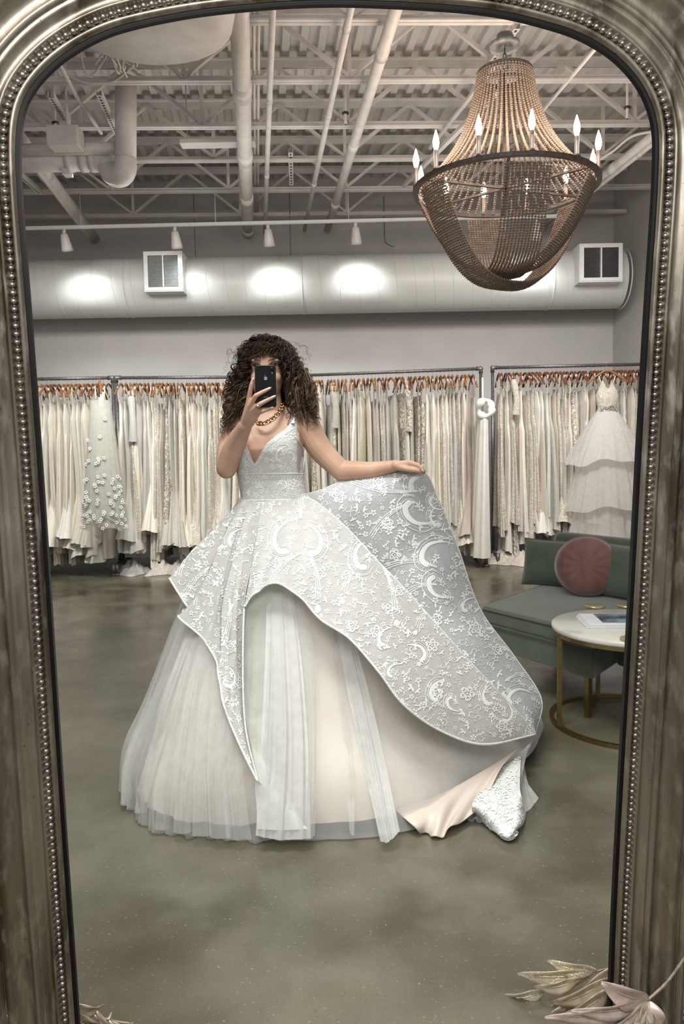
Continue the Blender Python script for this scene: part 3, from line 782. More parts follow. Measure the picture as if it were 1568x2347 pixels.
# ---- feature gowns hung facing the room
tul_g = sheer('ballgown_tulle', (.86,.85,.82), .58, transl=.3)
def tiers(root, specs, mat, pleat, seed, na=220):
    g = np.random.default_rng(seed); ang = np.linspace(0,2*math.pi,na,endpoint=False)
    for (z0, r0a, z1, r1a, wv) in specs:
        rows = []; p1, p2, p3 = g.uniform(0,6.28,3)
        for j in range(26):
            u = j/25; r_ = r0a+(r1a-r0a)*(.25*u+.75*u**.8); f = 1+pleat*u*(np.sin(ang*17+p1+2*u)+.6*np.sin(ang*31+p2)+.8*np.sin(ang*5+p3))
            zz = z0+(z1-z0)*u + wv*u**4*(np.sin(ang*3+p2)+.5*np.sin(ang*7+p1))
            rows.append(np.stack([r_*f*np.cos(ang), r_*f*np.sin(ang)*.72, zz],1))
        mb = MB(); mb.grid(rows, closeu=True); mb.build('tulle_tier', mat, root)
def feature(px, py, Y, zrail, label, hy=None):
    p = P(px, py, Y); return thing('wedding_gown', label, 'gown', (p.x, p.y, zrail), None)
zr4 = 2.22; q = P(1392, 836, 8.52)
bg_ = thing('wedding_gown', 'huge layered tulle ball gown facing out at the right end of the racks', 'gown', (q.x, q.y, zr4-.02))
def zl(py, Y=8.52): return P(1392, py, Y).z-(zr4-.02)
tiers(bg_, [(zl(935),.10,zl(1232),.42,.02),(zl(938),.10,zl(1165),.46,.03),(zl(940),.10,zl(1060),.44,.035)], tul_g, .035, 5)
mb = MB(); rows = []
for (py, w_, d_) in ((880,.05,.03),(893,.10,.06),(905,.125,.085),(920,.115,.08),(938,.10,.075)):
    rows.append([(w_*math.cos(a)*(1.0), d_*math.sin(a), zl(py)+(.05*math.cos(2*a) if py < 890 else 0)) for a in np.linspace(0,2*math.pi,40,endpoint=False)])
mb.grid(rows, closeu=True); mb.build('bodice', CM['ivory lace'], bg_)
mb = MB(); g = np.random.default_rng(3)
for k in range(60): mb.ball((g.uniform(-.10,.10), -.082-.002, zl(938)+g.uniform(-.02,.035)), .007, 6, 4)
mb.build('crystal_belt', simple('crystal_grey', (.25,.24,.22), (.6,.6,.58), .2, .4, scale=90), bg_)
for sx in (-1,1):
    mb = MB(); mb.tube([(sx*.06,0,zl(885)), (sx*.09,-.0,-.13)], .006, 6); mb.build('strap', CM['ivory satin'], bg_)
hg = bpy.data.objects.new('wooden_hanger', HM[0][0]); COL.objects.link(hg); hg.location = (q.x, q.y, zr4-.02); hg.rotation_euler = (0,0,R(80)); tag(hg, 'light wooden hanger holding the huge tulle ball gown', 'hanger')
hk = bpy.data.objects.new('hook', HM[0][1]); COL.objects.link(hk); hk.parent = hg
mb = MB(); zc = zl(1232); rows = []
for j in range(10):
    u = j/9; rows.append([( (.12+.20*u)*math.cos(a)*(1+.04*math.sin(a*22)), (.1+.12*u)*math.sin(a), zc+.35-(.56*u)) for a in np.linspace(0,2*math.pi,90,endpoint=False)])
mb.grid(rows, closeu=True); mb.build('underlayer', CM['champagne satin'], bg_)
# flower-strewn tulle gown on the far left rack
q = P(228, 868, 8.02); z0 = 2.14
fg = thing('wedding_gown', 'white tulle gown scattered with cloth blossoms at the far left rack', 'gown', (q.x, q.y, z0))
def zf(py): return P(228, py, 8.02).z-z0
tiers(fg, [(zf(918),.10,zf(1210),.21,.02),(zf(930),.10,zf(1195),.23,.03)], sheer('blossom_tulle', (.76,.76,.71), .6), .03, 8)
pet = simple('cloth_blossom', (.84,.83,.78), None, .6); mb = MB(); g = np.random.default_rng(12)
for k in range(95):
    py = 1210-abs(g.normal())*95; 
    if py < 940: continue
    u = (py-918)/292; r_ = .10+.135*u; a = g.uniform(math.pi*1.05, math.pi*1.95)
    c = Vector((r_*math.cos(a)*1.03, r_*.72*math.sin(a)*1.08-.012, zf(py)))
    for t in range(5):
        b_ = 2*math.pi*t/5; mb.ball(c+Vector((math.cos(b_)*.013, 0, math.sin(b_)*.013)), (.009,.004,.009), 6, 4)
mb.build('cloth_blossoms', pet, fg)
for sx in (-1,1):
    mb = MB(); mb.tube([(sx*.04,0,zf(922)), (sx*.05,0,-.12)], .006, 6); mb.build('strap', CM['ivory satin'], fg)
mb = MB(); hgm = HM[0][0]; hg = bpy.data.objects.new('wooden_hanger', hgm); COL.objects.link(hg); hg.location = (q.x, q.y, z0); hg.rotation_euler=(0,0,R(20)); tag(hg, 'wooden hanger holding the blossom tulle gown', 'hanger')
hk = bpy.data.objects.new('hook', HM[0][1]); COL.objects.link(hk); hk.parent = hg
# gown with the big bow at the end of the third rack
q = P(1106, 848, 8.45); bw = thing('wedding_gown', 'white gown topped by a big looped satin bow beside the third rack post', 'gown', (q.x, q.y, 2.19))
bs = cloth('bow_satin', (.78,.76,.70), rough=.35)
def zb(py): return P(1106, py, 8.45).z-2.19
mb = MB(); rows = []
for j in range(40):
    u = j/39; w_ = .045+.05*u; rows.append([(w_*math.cos(a)*(1+.22*math.sin(a*7+u)) - .03*u, .13*math.sin(a)*(1+u*.5), zb(960)+(zb(1275)-zb(960))*u) for a in np.linspace(0,2*math.pi,60,endpoint=False)])
mb.grid(rows, closeu=True); mb.build('gown_body', bs, bw)
for (cx_, cz_, a0) in ((1108,937,.2),):
    mb = MB(); c = Vector((P(cx_,cz_,8.45).x-q.x, -.10, zb(cz_))); rows = []
    for k in range(31):
        t = 2*math.pi*k/30; rr = Vector((math.cos(t)*.085, 0, math.sin(t)*.10)); rows.append(c+rr*(.85+.0*k)+Vector((0,.02*math.sin(t*2),0)))
    mb.tube(rows[:-1], [.034+.012*math.sin(t_*.7) for t_ in range(30)], 12, closed=True); mb.build('bow_loop', bs, bw)
mb = MB(); mb.tube([(-.0,0,zb(960)), (0,0,-.12)], .01, 6); mb.build('strap', bs, bw)
# ================================================================== SOFA, PILLOWS, TABLE
green = simple('green_velvet', (.062,.082,.055), (.080,.102,.070), .8, scale=6, sheen=.5, spec=.2, bmp=.03)
pink = simple('rose_velvet', (.12,.045,.038), (.19,.08,.07), .6, scale=9, sheen=.8, spec=.3, bmp=.1, stretch=(1,1,.2))
brass = simple('brushed_brass', (.30,.235,.085), (.24,.185,.07), .35, .95, scale=50)
mar, nt, b = mat_new('white_marble')
c0, h0 = noise_mix(nt, (.60,.58,.53), (.40,.39,.36), 5, 8, .54, .72); nt.links.new(c0, b.inputs['Base Color']); b.inputs['Roughness'].default_value = .25
def cushion(W, T, H, name, mat, parent, loc=(0,0,0), rot=None, dome=0):
    """rectangular throw pillow: W x H face, plump thickness T along y, pinched seams"""
    n = 30; rows = []
    mb = MB()
    for sgn in (-1, 1):
        rows = []
        for j in range(n+1):
            z = -1+2*j/n; row = []
            for i in range(n+1):
                x = -1+2*i/n; t = max(0,(1-abs(x)**3.2))**.55*max(0,(1-abs(z)**3.2))**.55
                px_ = x*(1-.05*(1-abs(x))-.06*(1-z*z)*abs(x)**3); pz_ = z*(1-.07*(1-x*x)*abs(z)**3)
                row.append((px_*W/2, sgn*(.004+t*T/2*(1+.04*math.sin(x*5+z*4))), pz_*H/2))
            rows.append(row)
        mb.grid(rows, flip=(sgn > 0))
    edge = [(x,-1) for x in np.linspace(-1,1,20)]+[(1,z) for z in np.linspace(-1,1,20)][1:]+[(x,1) for x in np.linspace(1,-1,20)][1:]+[(-1,z) for z in np.linspace(1,-1,20)][1:-1]
    mb.tube([(x*(1-.06*(1-z*z)*abs(x)**3)*W/2, 0, z*(1-.07*(1-x*x)*abs(z)**3)*H/2) for x,z in edge], .006, 6, closed=True)
    o = mb.build(name, mat, parent); o.location = loc
    if rot is not None: o.rotation_euler = rot
    return o
# chaise seat with an angled end; top at 0.43
zs = .43
A = G(1100, 1388, zs)
dF = Vector((.508,-.861,0)); eB = Vector((.617,.787,0)); ang = math.atan2(dF.y, dF.x)
Lf, Le = .78, .98
so = thing('sofa', 'low green velvet chaise sofa on brass legs', 'sofa', (A.x, A.y, 0))
def skew(name, x0, x1, y0, y1, z0, z1, mat, bev, seg=4):
    c = [(x0,y0),(x1,y0),(x1,y1),(x0,y1)]; V = [tuple(dF*a+eB*b_+Vector((0,0,z))) for z in (z0,z1) for a,b_ in c]
    mb = MB(); mb.add(V, [(3,2,1,0),(4,5,6,7),(0,1,5,4),(1,2,6,5),(2,3,7,6),(3,0,4,7)]); o = mb.build(name, mat, so); mod_bevel(o, bev, seg); return o
skew('seat_cushion', 0, Lf+.01, 0, Le, zs-.092, zs, green, .028, 5)
skew('base', .012, Lf, .012, Le, zs-.225, zs-.09, green, .012, 3)
skew('side_seat', Lf, Lf+.9, .30, Le, zs-.225, zs, green, .03, 4)
for z in (zs-.012, zs-.088):
    mb = MB(); e_ = .004; pts = []
    for a,b_ in ((.03,-e_),(Lf-.03,-e_),(Lf+.012,.03),(Lf+.012,Le-.03),(Lf-.03,Le+e_),(.03,Le+e_),(-e_,Le-.03),(-e_,.03)): pts.append(tuple(dF*a+eB*b_+Vector((0,0,z))))
    mb.tube(pts, .0042, 6, closed=True); mb.build('piping', green, so)
mb = MB(); mb.box((0,0,0), (1.55,.15,.52)); o = mb.build('backrest', green, so, True, tuple(dF*.80+eB*(Le+.05)+Vector((0,0,.485)))); o.rotation_euler = (R(-5),0,ang); mod_bevel(o, .05, 5)
for (a, b_) in ((Lf-.05,.06),(.07,.08),(.08,Le-.06),(Lf+.8,Le-.06)):
    q = dF*a+eB*b_; mb = MB(); mb.box((q.x,q.y,.105), (.026,.026,.21), Matrix.Rotation(ang,3,'Z')); q2 = q-dF*.06; mb.box((q2.x,q2.y,.2), (.14,.026,.02), Matrix.Rotation(ang,3,'Z')); mb.build('leg', brass, so, False)
# bolster pillow + round pillow + throw pillow
g1 = thing('lumbar_pillow', 'rectangular green pillow standing left behind the round one', 'pillow', Vector((A.x,A.y,zs+.14))+dF*.10+eB*(Le-.14))
o = cushion(.42,.16,.29,'pillow_body',green,g1,(0,0,0.0),(R(-10),0,ang+.35),dome=.35)
g1b = thing('lumbar_pillow', 'rectangular green pillow to the right of the round one', 'pillow', Vector((A.x,A.y,zs+.15))+dF*.72+eB*(Le-.14))
o = cushion(.62,.17,.31,'pillow_body',green,g1b,(0,0,0),(R(-10),0,ang),dome=.35)
rp = thing('round_pillow', 'round dusty rose velvet pillow leaning on the sofa back', 'pillow', P(1345,1298,4.38))
mb = MB(); rows = []; Rr = .176
for (r_, y_) in ((.001,-.085),(.04,-.084),(.09,-.082),(.12,-.076),(.147,-.064),(.166,-.045),(.174,-.025),(Rr,0),(.174,.025),(.166,.045),(.147,.064),(.12,.076),(.09,.082),(.001,.085)):
    row = []
    for k in range(72):
        a = 2*math.pi*k/72; puck = 1+.010*math.sin(a*26)*(r_/Rr)**3
        row.append((r_*math.cos(a), y_*puck*(1+.05*math.sin(a*13)*(r_/Rr)**2), r_*math.sin(a)*.97))
    rows.append(row)
mb.grid(rows, closeu=True); o = mb.build('pillow_body', pink, rp); o.rotation_euler = (R(-10), 0, R(-22))
mb = MB(); mb.tube([(Rr*math.cos(a)*1.002, 0, Rr*.97*math.sin(a)) for a in np.linspace(0,2*math.pi,60,endpoint=False)], .006, 6, closed=True)
o = mb.build('piping', pink, rp); o.rotation_euler = (R(-10), 0, R(-22))
# coffee table
zt = .46; Lf = G(1271, 1413, zt); Bt = G(1440, 1490, zt)
tc_ = G(1452, 1432, zt); TR = (tc_-Lf).length*.985
tb_ = thing('coffee_table', 'round white marble coffee table on a thin brass frame', 'table', (tc_.x, tc_.y, 0))
mb = MB(); mb.lathe([(.01,zt-.022),(TR-.003,zt-.022),(TR,zt-.018),(TR,zt-.004),(TR-.004,zt),(.01,zt)], 80); mb.build('marble_top', mar, tb_, True)
def sq_ring(r, z, w, h):
    mb = MB(); band_ring(mb, r, z, h, w, 80); return mb
sq_ring(TR-.012, zt-.031, .018, .018).build('top_frame', brass, tb_, False)
sq_ring(TR-.0, .010, .018, .018).build('base_ring', brass, tb_, False)
base_off = 0
for a in (R(187), R(187+90), R(187+180), R(187+270)):
    mb = MB(); mb.bar(((TR-.01)*math.cos(a),(TR-.01)*math.sin(a),.01), ((TR-.01)*math.cos(a),(TR-.01)*math.sin(a),zt-.03), .018, .018); mb.build('leg', brass, tb_, False)
for (px, py, nm) in ((1363,1392,'at the back, left one'), (1437,1391,'at the back, right one'), (1450,1468,'at the front edge near the mirror frame')):
    q = G(px, py, zt); mb = MB(); mb.lathe([(.002,0),(.048,0),(.052,.004),(.05,.011),(.04,.013),(.002,.012)], 28); o = mb.build('coaster', simple('gold_resin',(.42,.37,.18),(.5,.45,.25),.25,.5,scale=40), None, True, (q.x,q.y,zt+.0005))
    tag(o, 'round gold coaster on the marble table '+nm, 'coaster')
# magazine
q0 = G(1393, 1424, zt+.01); e = (G(1460,1434,zt)-G(1340,1434,zt)).normalized(); an = math.atan2(e.y, e.x)
mg = thing('magazine', 'white magazine with a blue grey cover photo on the marble table', 'magazine', (q0.x+.03, q0.y, zt), rz=an)
paper = simple('magazine_paper', (.78,.79,.80), (.74,.75,.76), .3)
for k in range(3):
    mb = MB(); mb.box((.002*k,-.0015*k,.0045+.0075*k), (.30-.004*k,.225,.0065)); mb.build('page_block' if k < 2 else 'cover', paper, mg, False)
pm, nt, b = mat_new('cover_photo')
tc2 = nt.nodes.new('ShaderNodeTexCoord'); nz_ = nt.nodes.new('ShaderNodeTexNoise'); nz_.inputs['Scale'].default_value = 9; nz_.inputs['Detail'].default_value = 5; nt.links.new(tc2.outputs['Object'], nz_.inputs['Vector'])
crm = nt.nodes.new('ShaderNodeValToRGB'); nt.links.new(nz_.outputs[0], crm.inputs[0])
els = crm.color_ramp.elements; els[0].position=.36; els[0].color=(.02,.025,.035,1); els[1].position=.62; els[1].color=(.26,.33,.38,1)
x_ = els.new(.48); x_.color=(.10,.14,.18,1); nt.links.new(crm.outputs[0], b.inputs['Base Color']); b.inputs['Roughness'].default_value=.2
mb = MB(); mb.box((.035,.005,.0245), (.215,.185,.0006)); mb.build('cover_photo', pm, mg, False)
# ================================================================== PERSON
def PZ(px, py, z): return CAM + ray(px, py)*z
skin, nt, b = mat_new('skin')
cS, hS = noise_mix(nt, (.52,.33,.235), (.46,.28,.195), 9, 3); nt.links.new(cS, b.inputs['Base Color'])
b.inputs['Roughness'].default_value = .48; b.inputs['Subsurface Weight'].default_value = .12; b.inputs['Subsurface Radius'].default_value = (.02,.008,.004); b.inputs['Specular IOR Level'].default_value=.35
def capsule(mb, pts, rad, seg=16):
    p = cr_interp(pts, max(8, 6*len(pts))); q = np.linspace(0, len(rad)-1, len(p)); r_ = np.interp(q, range(len(rad)), rad)
    mb.tube(p, list(r_), seg); mb.ball(p[0], r_[0]*.995, seg, 8); mb.ball(p[-1], r_[-1]*.995, seg, 8)
body_root = thing('person', 'woman with long curly brown hair photographing herself in a beaded white wedding gown', 'person', (P(625,1140,3.05).x, 3.1, 0))
PB = Matrix.Translation(-body_root.location)
def attach(o, par=body_root, root=True):
    o.parent = par
    if root and par is body_root: o.matrix_parent_inverse = PB
    return o
mb = MB()
# torso rows: (py, cx, half width px, front depth, back depth)
TZ = 3.06
tor = [(1290,628,98,.13,.15),(1230,629,98,.125,.14),(1180,629,83,.105,.115),(1143,629,71,.092,.095),(1100,622,71,.094,.092),(1062,620,74,.106,.096),(1030,620,73,.125,.10),(1003,620,74,.118,.105),
       (980,620,80,.095,.105),(965,621,78,.075,.095),(953,622,56,.06,.08),(945,624,36,.05,.065)]
def tor_at(py):
    a = np.array(tor)[::-1]; return [np.interp(py, a[:,0], a[:,k]) for k in range(1,5)]
S_ = 576.0
rows = []
for py in np.linspace(1290, 945, 50):
    cx, hw, fd, bd = tor_at(py); c = PZ(cx, py, TZ); row = []
    for k in range(48):
        a = 2*math.pi*k/48; ca, sa = math.cos(a), math.sin(a)
        x = math.copysign(abs(ca)**.85, ca)*hw/S_; y = (math.copysign(abs(sa)**.9, sa))*(bd if sa > 0 else fd)
        row.append((c.x+x, c.y+y, c.z))
    rows.append(row)
mb.grid(rows, closeu=True)
mb.add(rows[0], [tuple(range(47,-1,-1))]); mb.add(rows[-1], [tuple(range(48))])
for s in (-1, 1):                                    # bust
    c = PZ(620+s*35, 1020, TZ); mb.ball((c.x, c.y-.062, c.z), (.052,.052,.056), 18, 12)
# shoulders
capsule(mb, [PZ(624,948,TZ+.02), PZ(665,960,TZ), PZ(705,976,TZ)], [.045,.044,.05])
capsule(mb, [PZ(622,948,TZ+.02), PZ(580,964,TZ), PZ(540,984,TZ-.01)], [.045,.044,.048])
# legs hidden under the skirt
for s, xx in ((-1, 606), (1, 655)):
    hp = PZ(xx, 1270, TZ); gx = hp.x+s*.01
    capsule(mb, [hp, (gx, hp.y, .52), (gx, hp.y+.02, .16)], [.085,.055,.035])
    capsule(mb, [(gx, hp.y+.03, .13), (gx, hp.y-.06, .06), (gx, hp.y-.15, .028)], [.032,.03,.024])
# neck and head
capsule(mb, [PZ(624,950,TZ+.01), PZ(618,925,TZ-.005), PZ(614,900,TZ-.01)], [.054,.050,.052])
HC = PZ(612, 848, 3.05)
mb.ball(HC, (.074,.094,.108), 28, 18)
mb.ball(HC+Vector((0,-.022,-.052)), (.060,.066,.074), 24, 16)
mb.ball(HC+Vector((0,-.055,-.112)), (.027,.026,.022), 16, 10)        # chin
mb.ball(HC+Vector((0,-.093,-.036)), (.013,.018,.017), 14, 10)         # nose tip
capsule(mb, [HC+Vector((0,-.086,.004)), HC+Vector((0,-.096,-.032))], [.008,.011], 10)
for s in (-1,1):
    mb.ball(HC+Vector((s*.034,-.060,-.035)), (.026,.020,.026), 14, 10)   # cheeks
    mb.ball(HC+Vector((s*.032,-.076,.028)), (.024,.014,.010), 14, 8)     # brow bone
    mb.ball(HC+Vector((s*.076,.004,-.02)), (.009,.02,.032), 12, 8)       # ears
mb.ball(HC+Vector((0,-.086,-.070)), (.024,.014,.008), 14, 8)          # lips
mb.ball(HC+Vector((0,-.084,-.080)), (.021,.014,.007), 14, 8)
# image-right arm, holding the skirt out
capsule(mb, [PZ(706,980,TZ), PZ(736,1032,TZ-.01), PZ(784,1080,TZ-.02)], [.052,.050,.045,.041])
capsule(mb, [PZ(784,1079,TZ-.02), PZ(845,1078,TZ-.06), PZ(908,1067,TZ-.10)], [.041,.038,.030,.022])
def chain(mb, pts, rad, seg=12):
    for i in range(len(pts)-1):
        a, c = Vector(pts[i]), Vector(pts[i+1]); n_ = 8
        mb.tube([a.lerp(c, t) for t in np.linspace(0,1,n_)], list(np.linspace(rad[i], rad[i+1], n_)), seg)
    for p, r_ in zip(pts, rad): mb.ball(p, r_, seg, 8)
Zh = TZ-.10
for k, (dy, L) in enumerate(((0,1.0),(5,1.06),(9,1.0),(13,.85))):     # four fingers curling over the cloth
    z = Zh-.022+.017*k
    chain(mb, [PZ(908,1066+dy*.3,z), PZ(937,1061+dy*.55,z)], [.016,.0125])
    chain(mb, [PZ(937,1061+dy*.55,z), PZ(937+20*L,1066+dy*.6,z-.003), PZ(937+30*L,1074+dy*.5,z-.004), PZ(937+34*L,1080+dy*.4,z+.002)], [.0125,.0098,.0085,.0068])
chain(mb, [PZ(915,1070,Zh-.025), PZ(934,1075,Zh-.035), PZ(950,1078,Zh-.032), PZ(963,1082,Zh-.02)], [.015,.011,.009,.0075])
# image-left arm, bent up to hold the phone
capsule(mb, [PZ(538,988,TZ-.01), PZ(524,1030,TZ-.03), PZ(519,1074,TZ-.08)], [.049,.046,.044,.040])
capsule(mb, [PZ(519,1073,TZ-.08), PZ(538,1022,2.93), PZ(562,976,2.845)], [.041,.043,.036,.0265])
W_ = PZ(562,976,2.845)
MC = [PZ(570,924,2.785), PZ(573,931,2.775), PZ(579,940,2.778), PZ(586,949,2.788)]
for mcp in MC: chain(mb, [W_, W_.lerp(mcp,.5), mcp], [.0225,.017,.0115])
chain(mb, [MC[0], PZ(574.2,893,2.764), PZ(577,880,2.757), PZ(580,869,2.756)], [.0115,.0088,.0078,.0062])
chain(mb, [MC[1], PZ(586,907,2.748), PZ(603,898,2.750), PZ(618,890.5,2.755)], [.0115,.0090,.0078,.0062])
chain(mb, [MC[2], PZ(596,926,2.748), PZ(613,917,2.750), PZ(629,909,2.755)], [.0112,.0088,.0076,.0060])
chain(mb, [MC[3], PZ(603,942,2.758), PZ(615,938,2.768), PZ(624,935,2.780)], [.0102,.0080,.0070,.0056])
chain(mb, [W_.lerp(MC[2],.25)+Vector((.01,.012,0)), PZ(588,950,2.81), PZ(600,930,2.812), PZ(607,912,2.806)], [.018,.0125,.0105,.0085])
raw = mb.build('body', skin)
def remesh_obj(o, vox, smooth=4, fac=.5):
    md = o.modifiers.new('r', 'REMESH'); md.mode = 'VOXEL'; md.voxel_size = vox
    ms = o.modifiers.new('s', 'SMOOTH'); ms.factor = fac; ms.iterations = smooth
    dg = bpy.context.evaluated_depsgraph_get(); dg.update()
    me = bpy.data.meshes.new_from_object(o.evaluated_get(dg)); o.modifiers.clear()
    old = o.data; o.data = me; bpy.data.meshes.remove(old)
    me.polygons.foreach_set('use_smooth', [True]*len(me.polygons))
    if not me.materials: me.materials.append(skin)
    return o
remesh_obj(raw, .0033, 5); attach(raw)
# brows, eyes, lips, nails
brow_m = simple('brow_hair', (.03,.015,.01), (.05,.03,.02), .8); eye_m = simple('eye_dark', (.02,.012,.01), (.03,.02,.015), .2); lip_m = simple('lips', (.38,.14,.12), None, .4)
lash_m = brow_m
for s in (-1,1):
    mb = MB(); p = [HC+Vector((s*.014,-.094,.024)), HC+Vector((s*.03,-.092,.031)), HC+Vector((s*.048,-.080,.030)), HC+Vector((s*.058,-.070,.023))]
    mb.tube(cr_interp(p, 14), [.0012+.0012*math.sin(math.pi*min(1,i/10)) for i in range(14)], 6); attach(mb.build('eyebrow', brow_m))
    mb = MB(); mb.ball(HC+Vector((s*.032,-.082,.010)), (.013,.010,.006), 14, 8); attach(mb.build('eye', eye_m))
    mb = MB(); mb.tube(cr_interp([HC+Vector((s*.015,-.092,.008)), HC+Vector((s*.032,-.096,.017)), HC+Vector((s*.054,-.083,.012))], 12), .0022, 6); attach(mb.build('eyelash_line', lash_m))
nail_m = simple('white_nail', (.82,.76,.74), None, .25)
for (a, c) in ((PZ(579.3,872,2.7505), PZ(582.0,865.5,2.750)), (PZ(614,892.3,2.747), PZ(621.5,888,2.748)), (PZ(625,911,2.747), PZ(632,906.5,2.748)), (PZ(966,1075,Zh-.03), PZ(972,1081,Zh-.028)), (PZ(620,935.8,2.773), PZ(627,933,2.776))):
    mb = MB(); d = (c-a); q = d.to_track_quat('Y','Z').to_matrix(); mb.ball((a+c)/2, (.0058, d.length*.62, .0024), 12, 8, q); attach(mb.build('fingernail', nail_m))

# ---- phone
ph = thing('phone', 'black smartphone held in front of the face', 'phone', PZ(609, 886, 2.772))
pm_ = Matrix((hh, vv, -nn)).transposed().to_4x4(); pm_.translation = ph.location; ph.matrix_world = pm_
blk = simple('phone_black_glass', (.003,.003,.0035), (.004,.004,.0045), .35, spec=.25); grey_logo = simple('logo_grey', (.30,.30,.31), None, .35, .3); frm = simple('phone_side', (.10,.10,.10), None, .3, .7)
def rrect(w_, h_, r_, n=6):
    o = []
    for (x, y, a0) in ((w_/2-r_,-h_/2+r_,-90),(w_/2-r_,h_/2-r_,0),(-w_/2+r_,h_/2-r_,90),(-w_/2+r_,-h_/2+r_,180)):
        for t in range(n+1): a = R(a0+90*t/n); o.append((x+r_*math.cos(a), y+r_*math.sin(a)))
    return o
def prism(mb, pts, z0, z1):
    n = len(pts); V = [(x,y,z0) for x,y in pts]+[(x,y,z1) for x,y in pts]
    mb.add(V, [tuple(range(n-1,-1,-1)), tuple(range(n,2*n))]+[(i,(i+1)%n,n+(i+1)%n,n+i) for i in range(n)]); return mb
o = prism(MB(), rrect(.0757,.1509,.011), -.0035, .0035).build('phone_side', frm, ph, False); mod_bevel(o, .0018, 3)
prism(MB(), rrect(.0735,.1487,.010), .0034, .0040).build('back_glass', blk, ph, False)
mb = MB(); mb.lathe([(.0005,.004),(.0068,.004),(.0065,.0055),(.0005,.0055)], 24, base=(.0235,.062,0)); mb.build('camera_lens', blk, ph)
mb = MB(); mb.lathe([(.0003,.004),(.0021,.004),(.0003,.0046)], 14, base=(.0240,.0475,0)); mb.build('camera_flash', simple('flash_white',(.85,.82,.75),None,.3), ph)
# fruit emblem on the back: outline with a bite and a leaf
pts = []
for k in range(48):
    a = 2*math.pi*k/48; x = math.cos(a); y = math.sin(a)
    rr = 1.0 + (-.16*math.exp(-((a-math.pi/2)/.25)**2)) + (-.10*math.exp(-((a-3*math.pi/2)/.22)**2)); x *= rr*(.98+.04*y); y *= rr*.98
    bx, by, br = 1.12, .12, .42; d_ = math.hypot(x-bx, y-by)
    if d_ < br: x = bx+(x-bx)/d_*br; y = by+(y-by)/d_*br
    pts.append((-x*.0066+.0002, y*.0068+.0292))
mb = MB(); prism(mb, pts[::-1], .0040, .0043)
lf = [(-a_, b_) for a_, b_ in [(0.0,.0372),(.0004,.0392),(.0019,.0408),(.0033,.0412),(.0030,.0394),(.0017,.0376)]][::-1]; pts; prism(mb, lf, .0040, .0043)
mb.build('fruit_emblem', grey_logo, ph, False)
txt = bpy.data.curves.new('word', 'FONT'); txt.body = 'iPhone'; txt.size = .0058; txt.align_x = 'CENTER'; txt.extrude = .0001
to = bpy.data.objects.new('word_tmp', txt); COL.objects.link(to); bpy.context.view_layer.update()
me = bpy.data.meshes.new_from_object(to.evaluated_get(bpy.context.evaluated_depsgraph_get())); bpy.data.objects.remove(to)
me.materials.clear(); me.materials.append(grey_logo); wo = bpy.data.objects.new('lettering', me); COL.objects.link(wo); wo.parent = ph; wo.location = (0,-.039,.0042); wo.scale = (-1,1,1)

# ---- ring, necklace, earring
gold = simple('rose_gold', (.55,.33,.20), (.42,.25,.15), .22, 1.0); gem = simple('clear_gem', (.8,.8,.8), None, .05, .3)
mb = MB(); c = MC[2].lerp(PZ(596,926,2.748), .72); ax_ = (PZ(596,926,2.748)-MC[2]).normalized(); e1_ = ax_.orthogonal().normalized(); e2_ = ax_.cross(e1_)
mb.tube([c+(e1_*math.cos(a)+e2_*math.sin(a))*.0104 for a in np.linspace(0,2*math.pi,24,endpoint=False)], .0014, 6, closed=True); rg_ = attach(mb.build('finger_ring', gold))
mb = MB(); mb.ball(c-nn*.0125, (.0042,.0042,.0035), 10, 6); attach(mb.build('gem', gem), rg_)
nk = cr_interp([PZ(588,967,2.945), PZ(597,971,2.93), PZ(610,968,2.925), PZ(626,959,2.935), PZ(638,947,2.955), PZ(646,936,2.99), PZ(648,925,3.03)], 200)
dk = np.r_[0,np.cumsum(np.linalg.norm(np.diff(nk,axis=0),axis=1))]; nl = 15; mb = MB()
for i in range(nl):
    s = dk[-1]*(i+.5)/nl; c = Vector([np.interp(s,dk,nk[:,k]) for k in range(3)]); c2 = Vector([np.interp(s+.004,dk,nk[:,k]) for k in range(3)])
    t = (c2-c).normalized(); out = -nn; side_ = t.cross(out).normalized(); out = side_.cross(t)
    tw = R(38 if i%2 else -38); w1 = side_*math.cos(tw)+out*math.sin(tw)
    mb.tube([c+t*math.cos(a)*.0125+w1*math.sin(a)*.0092 for a in np.linspace(0,2*math.pi,20,endpoint=False)], .0028, 7, closed=True)
attach(mb.build('chain_necklace', gold))

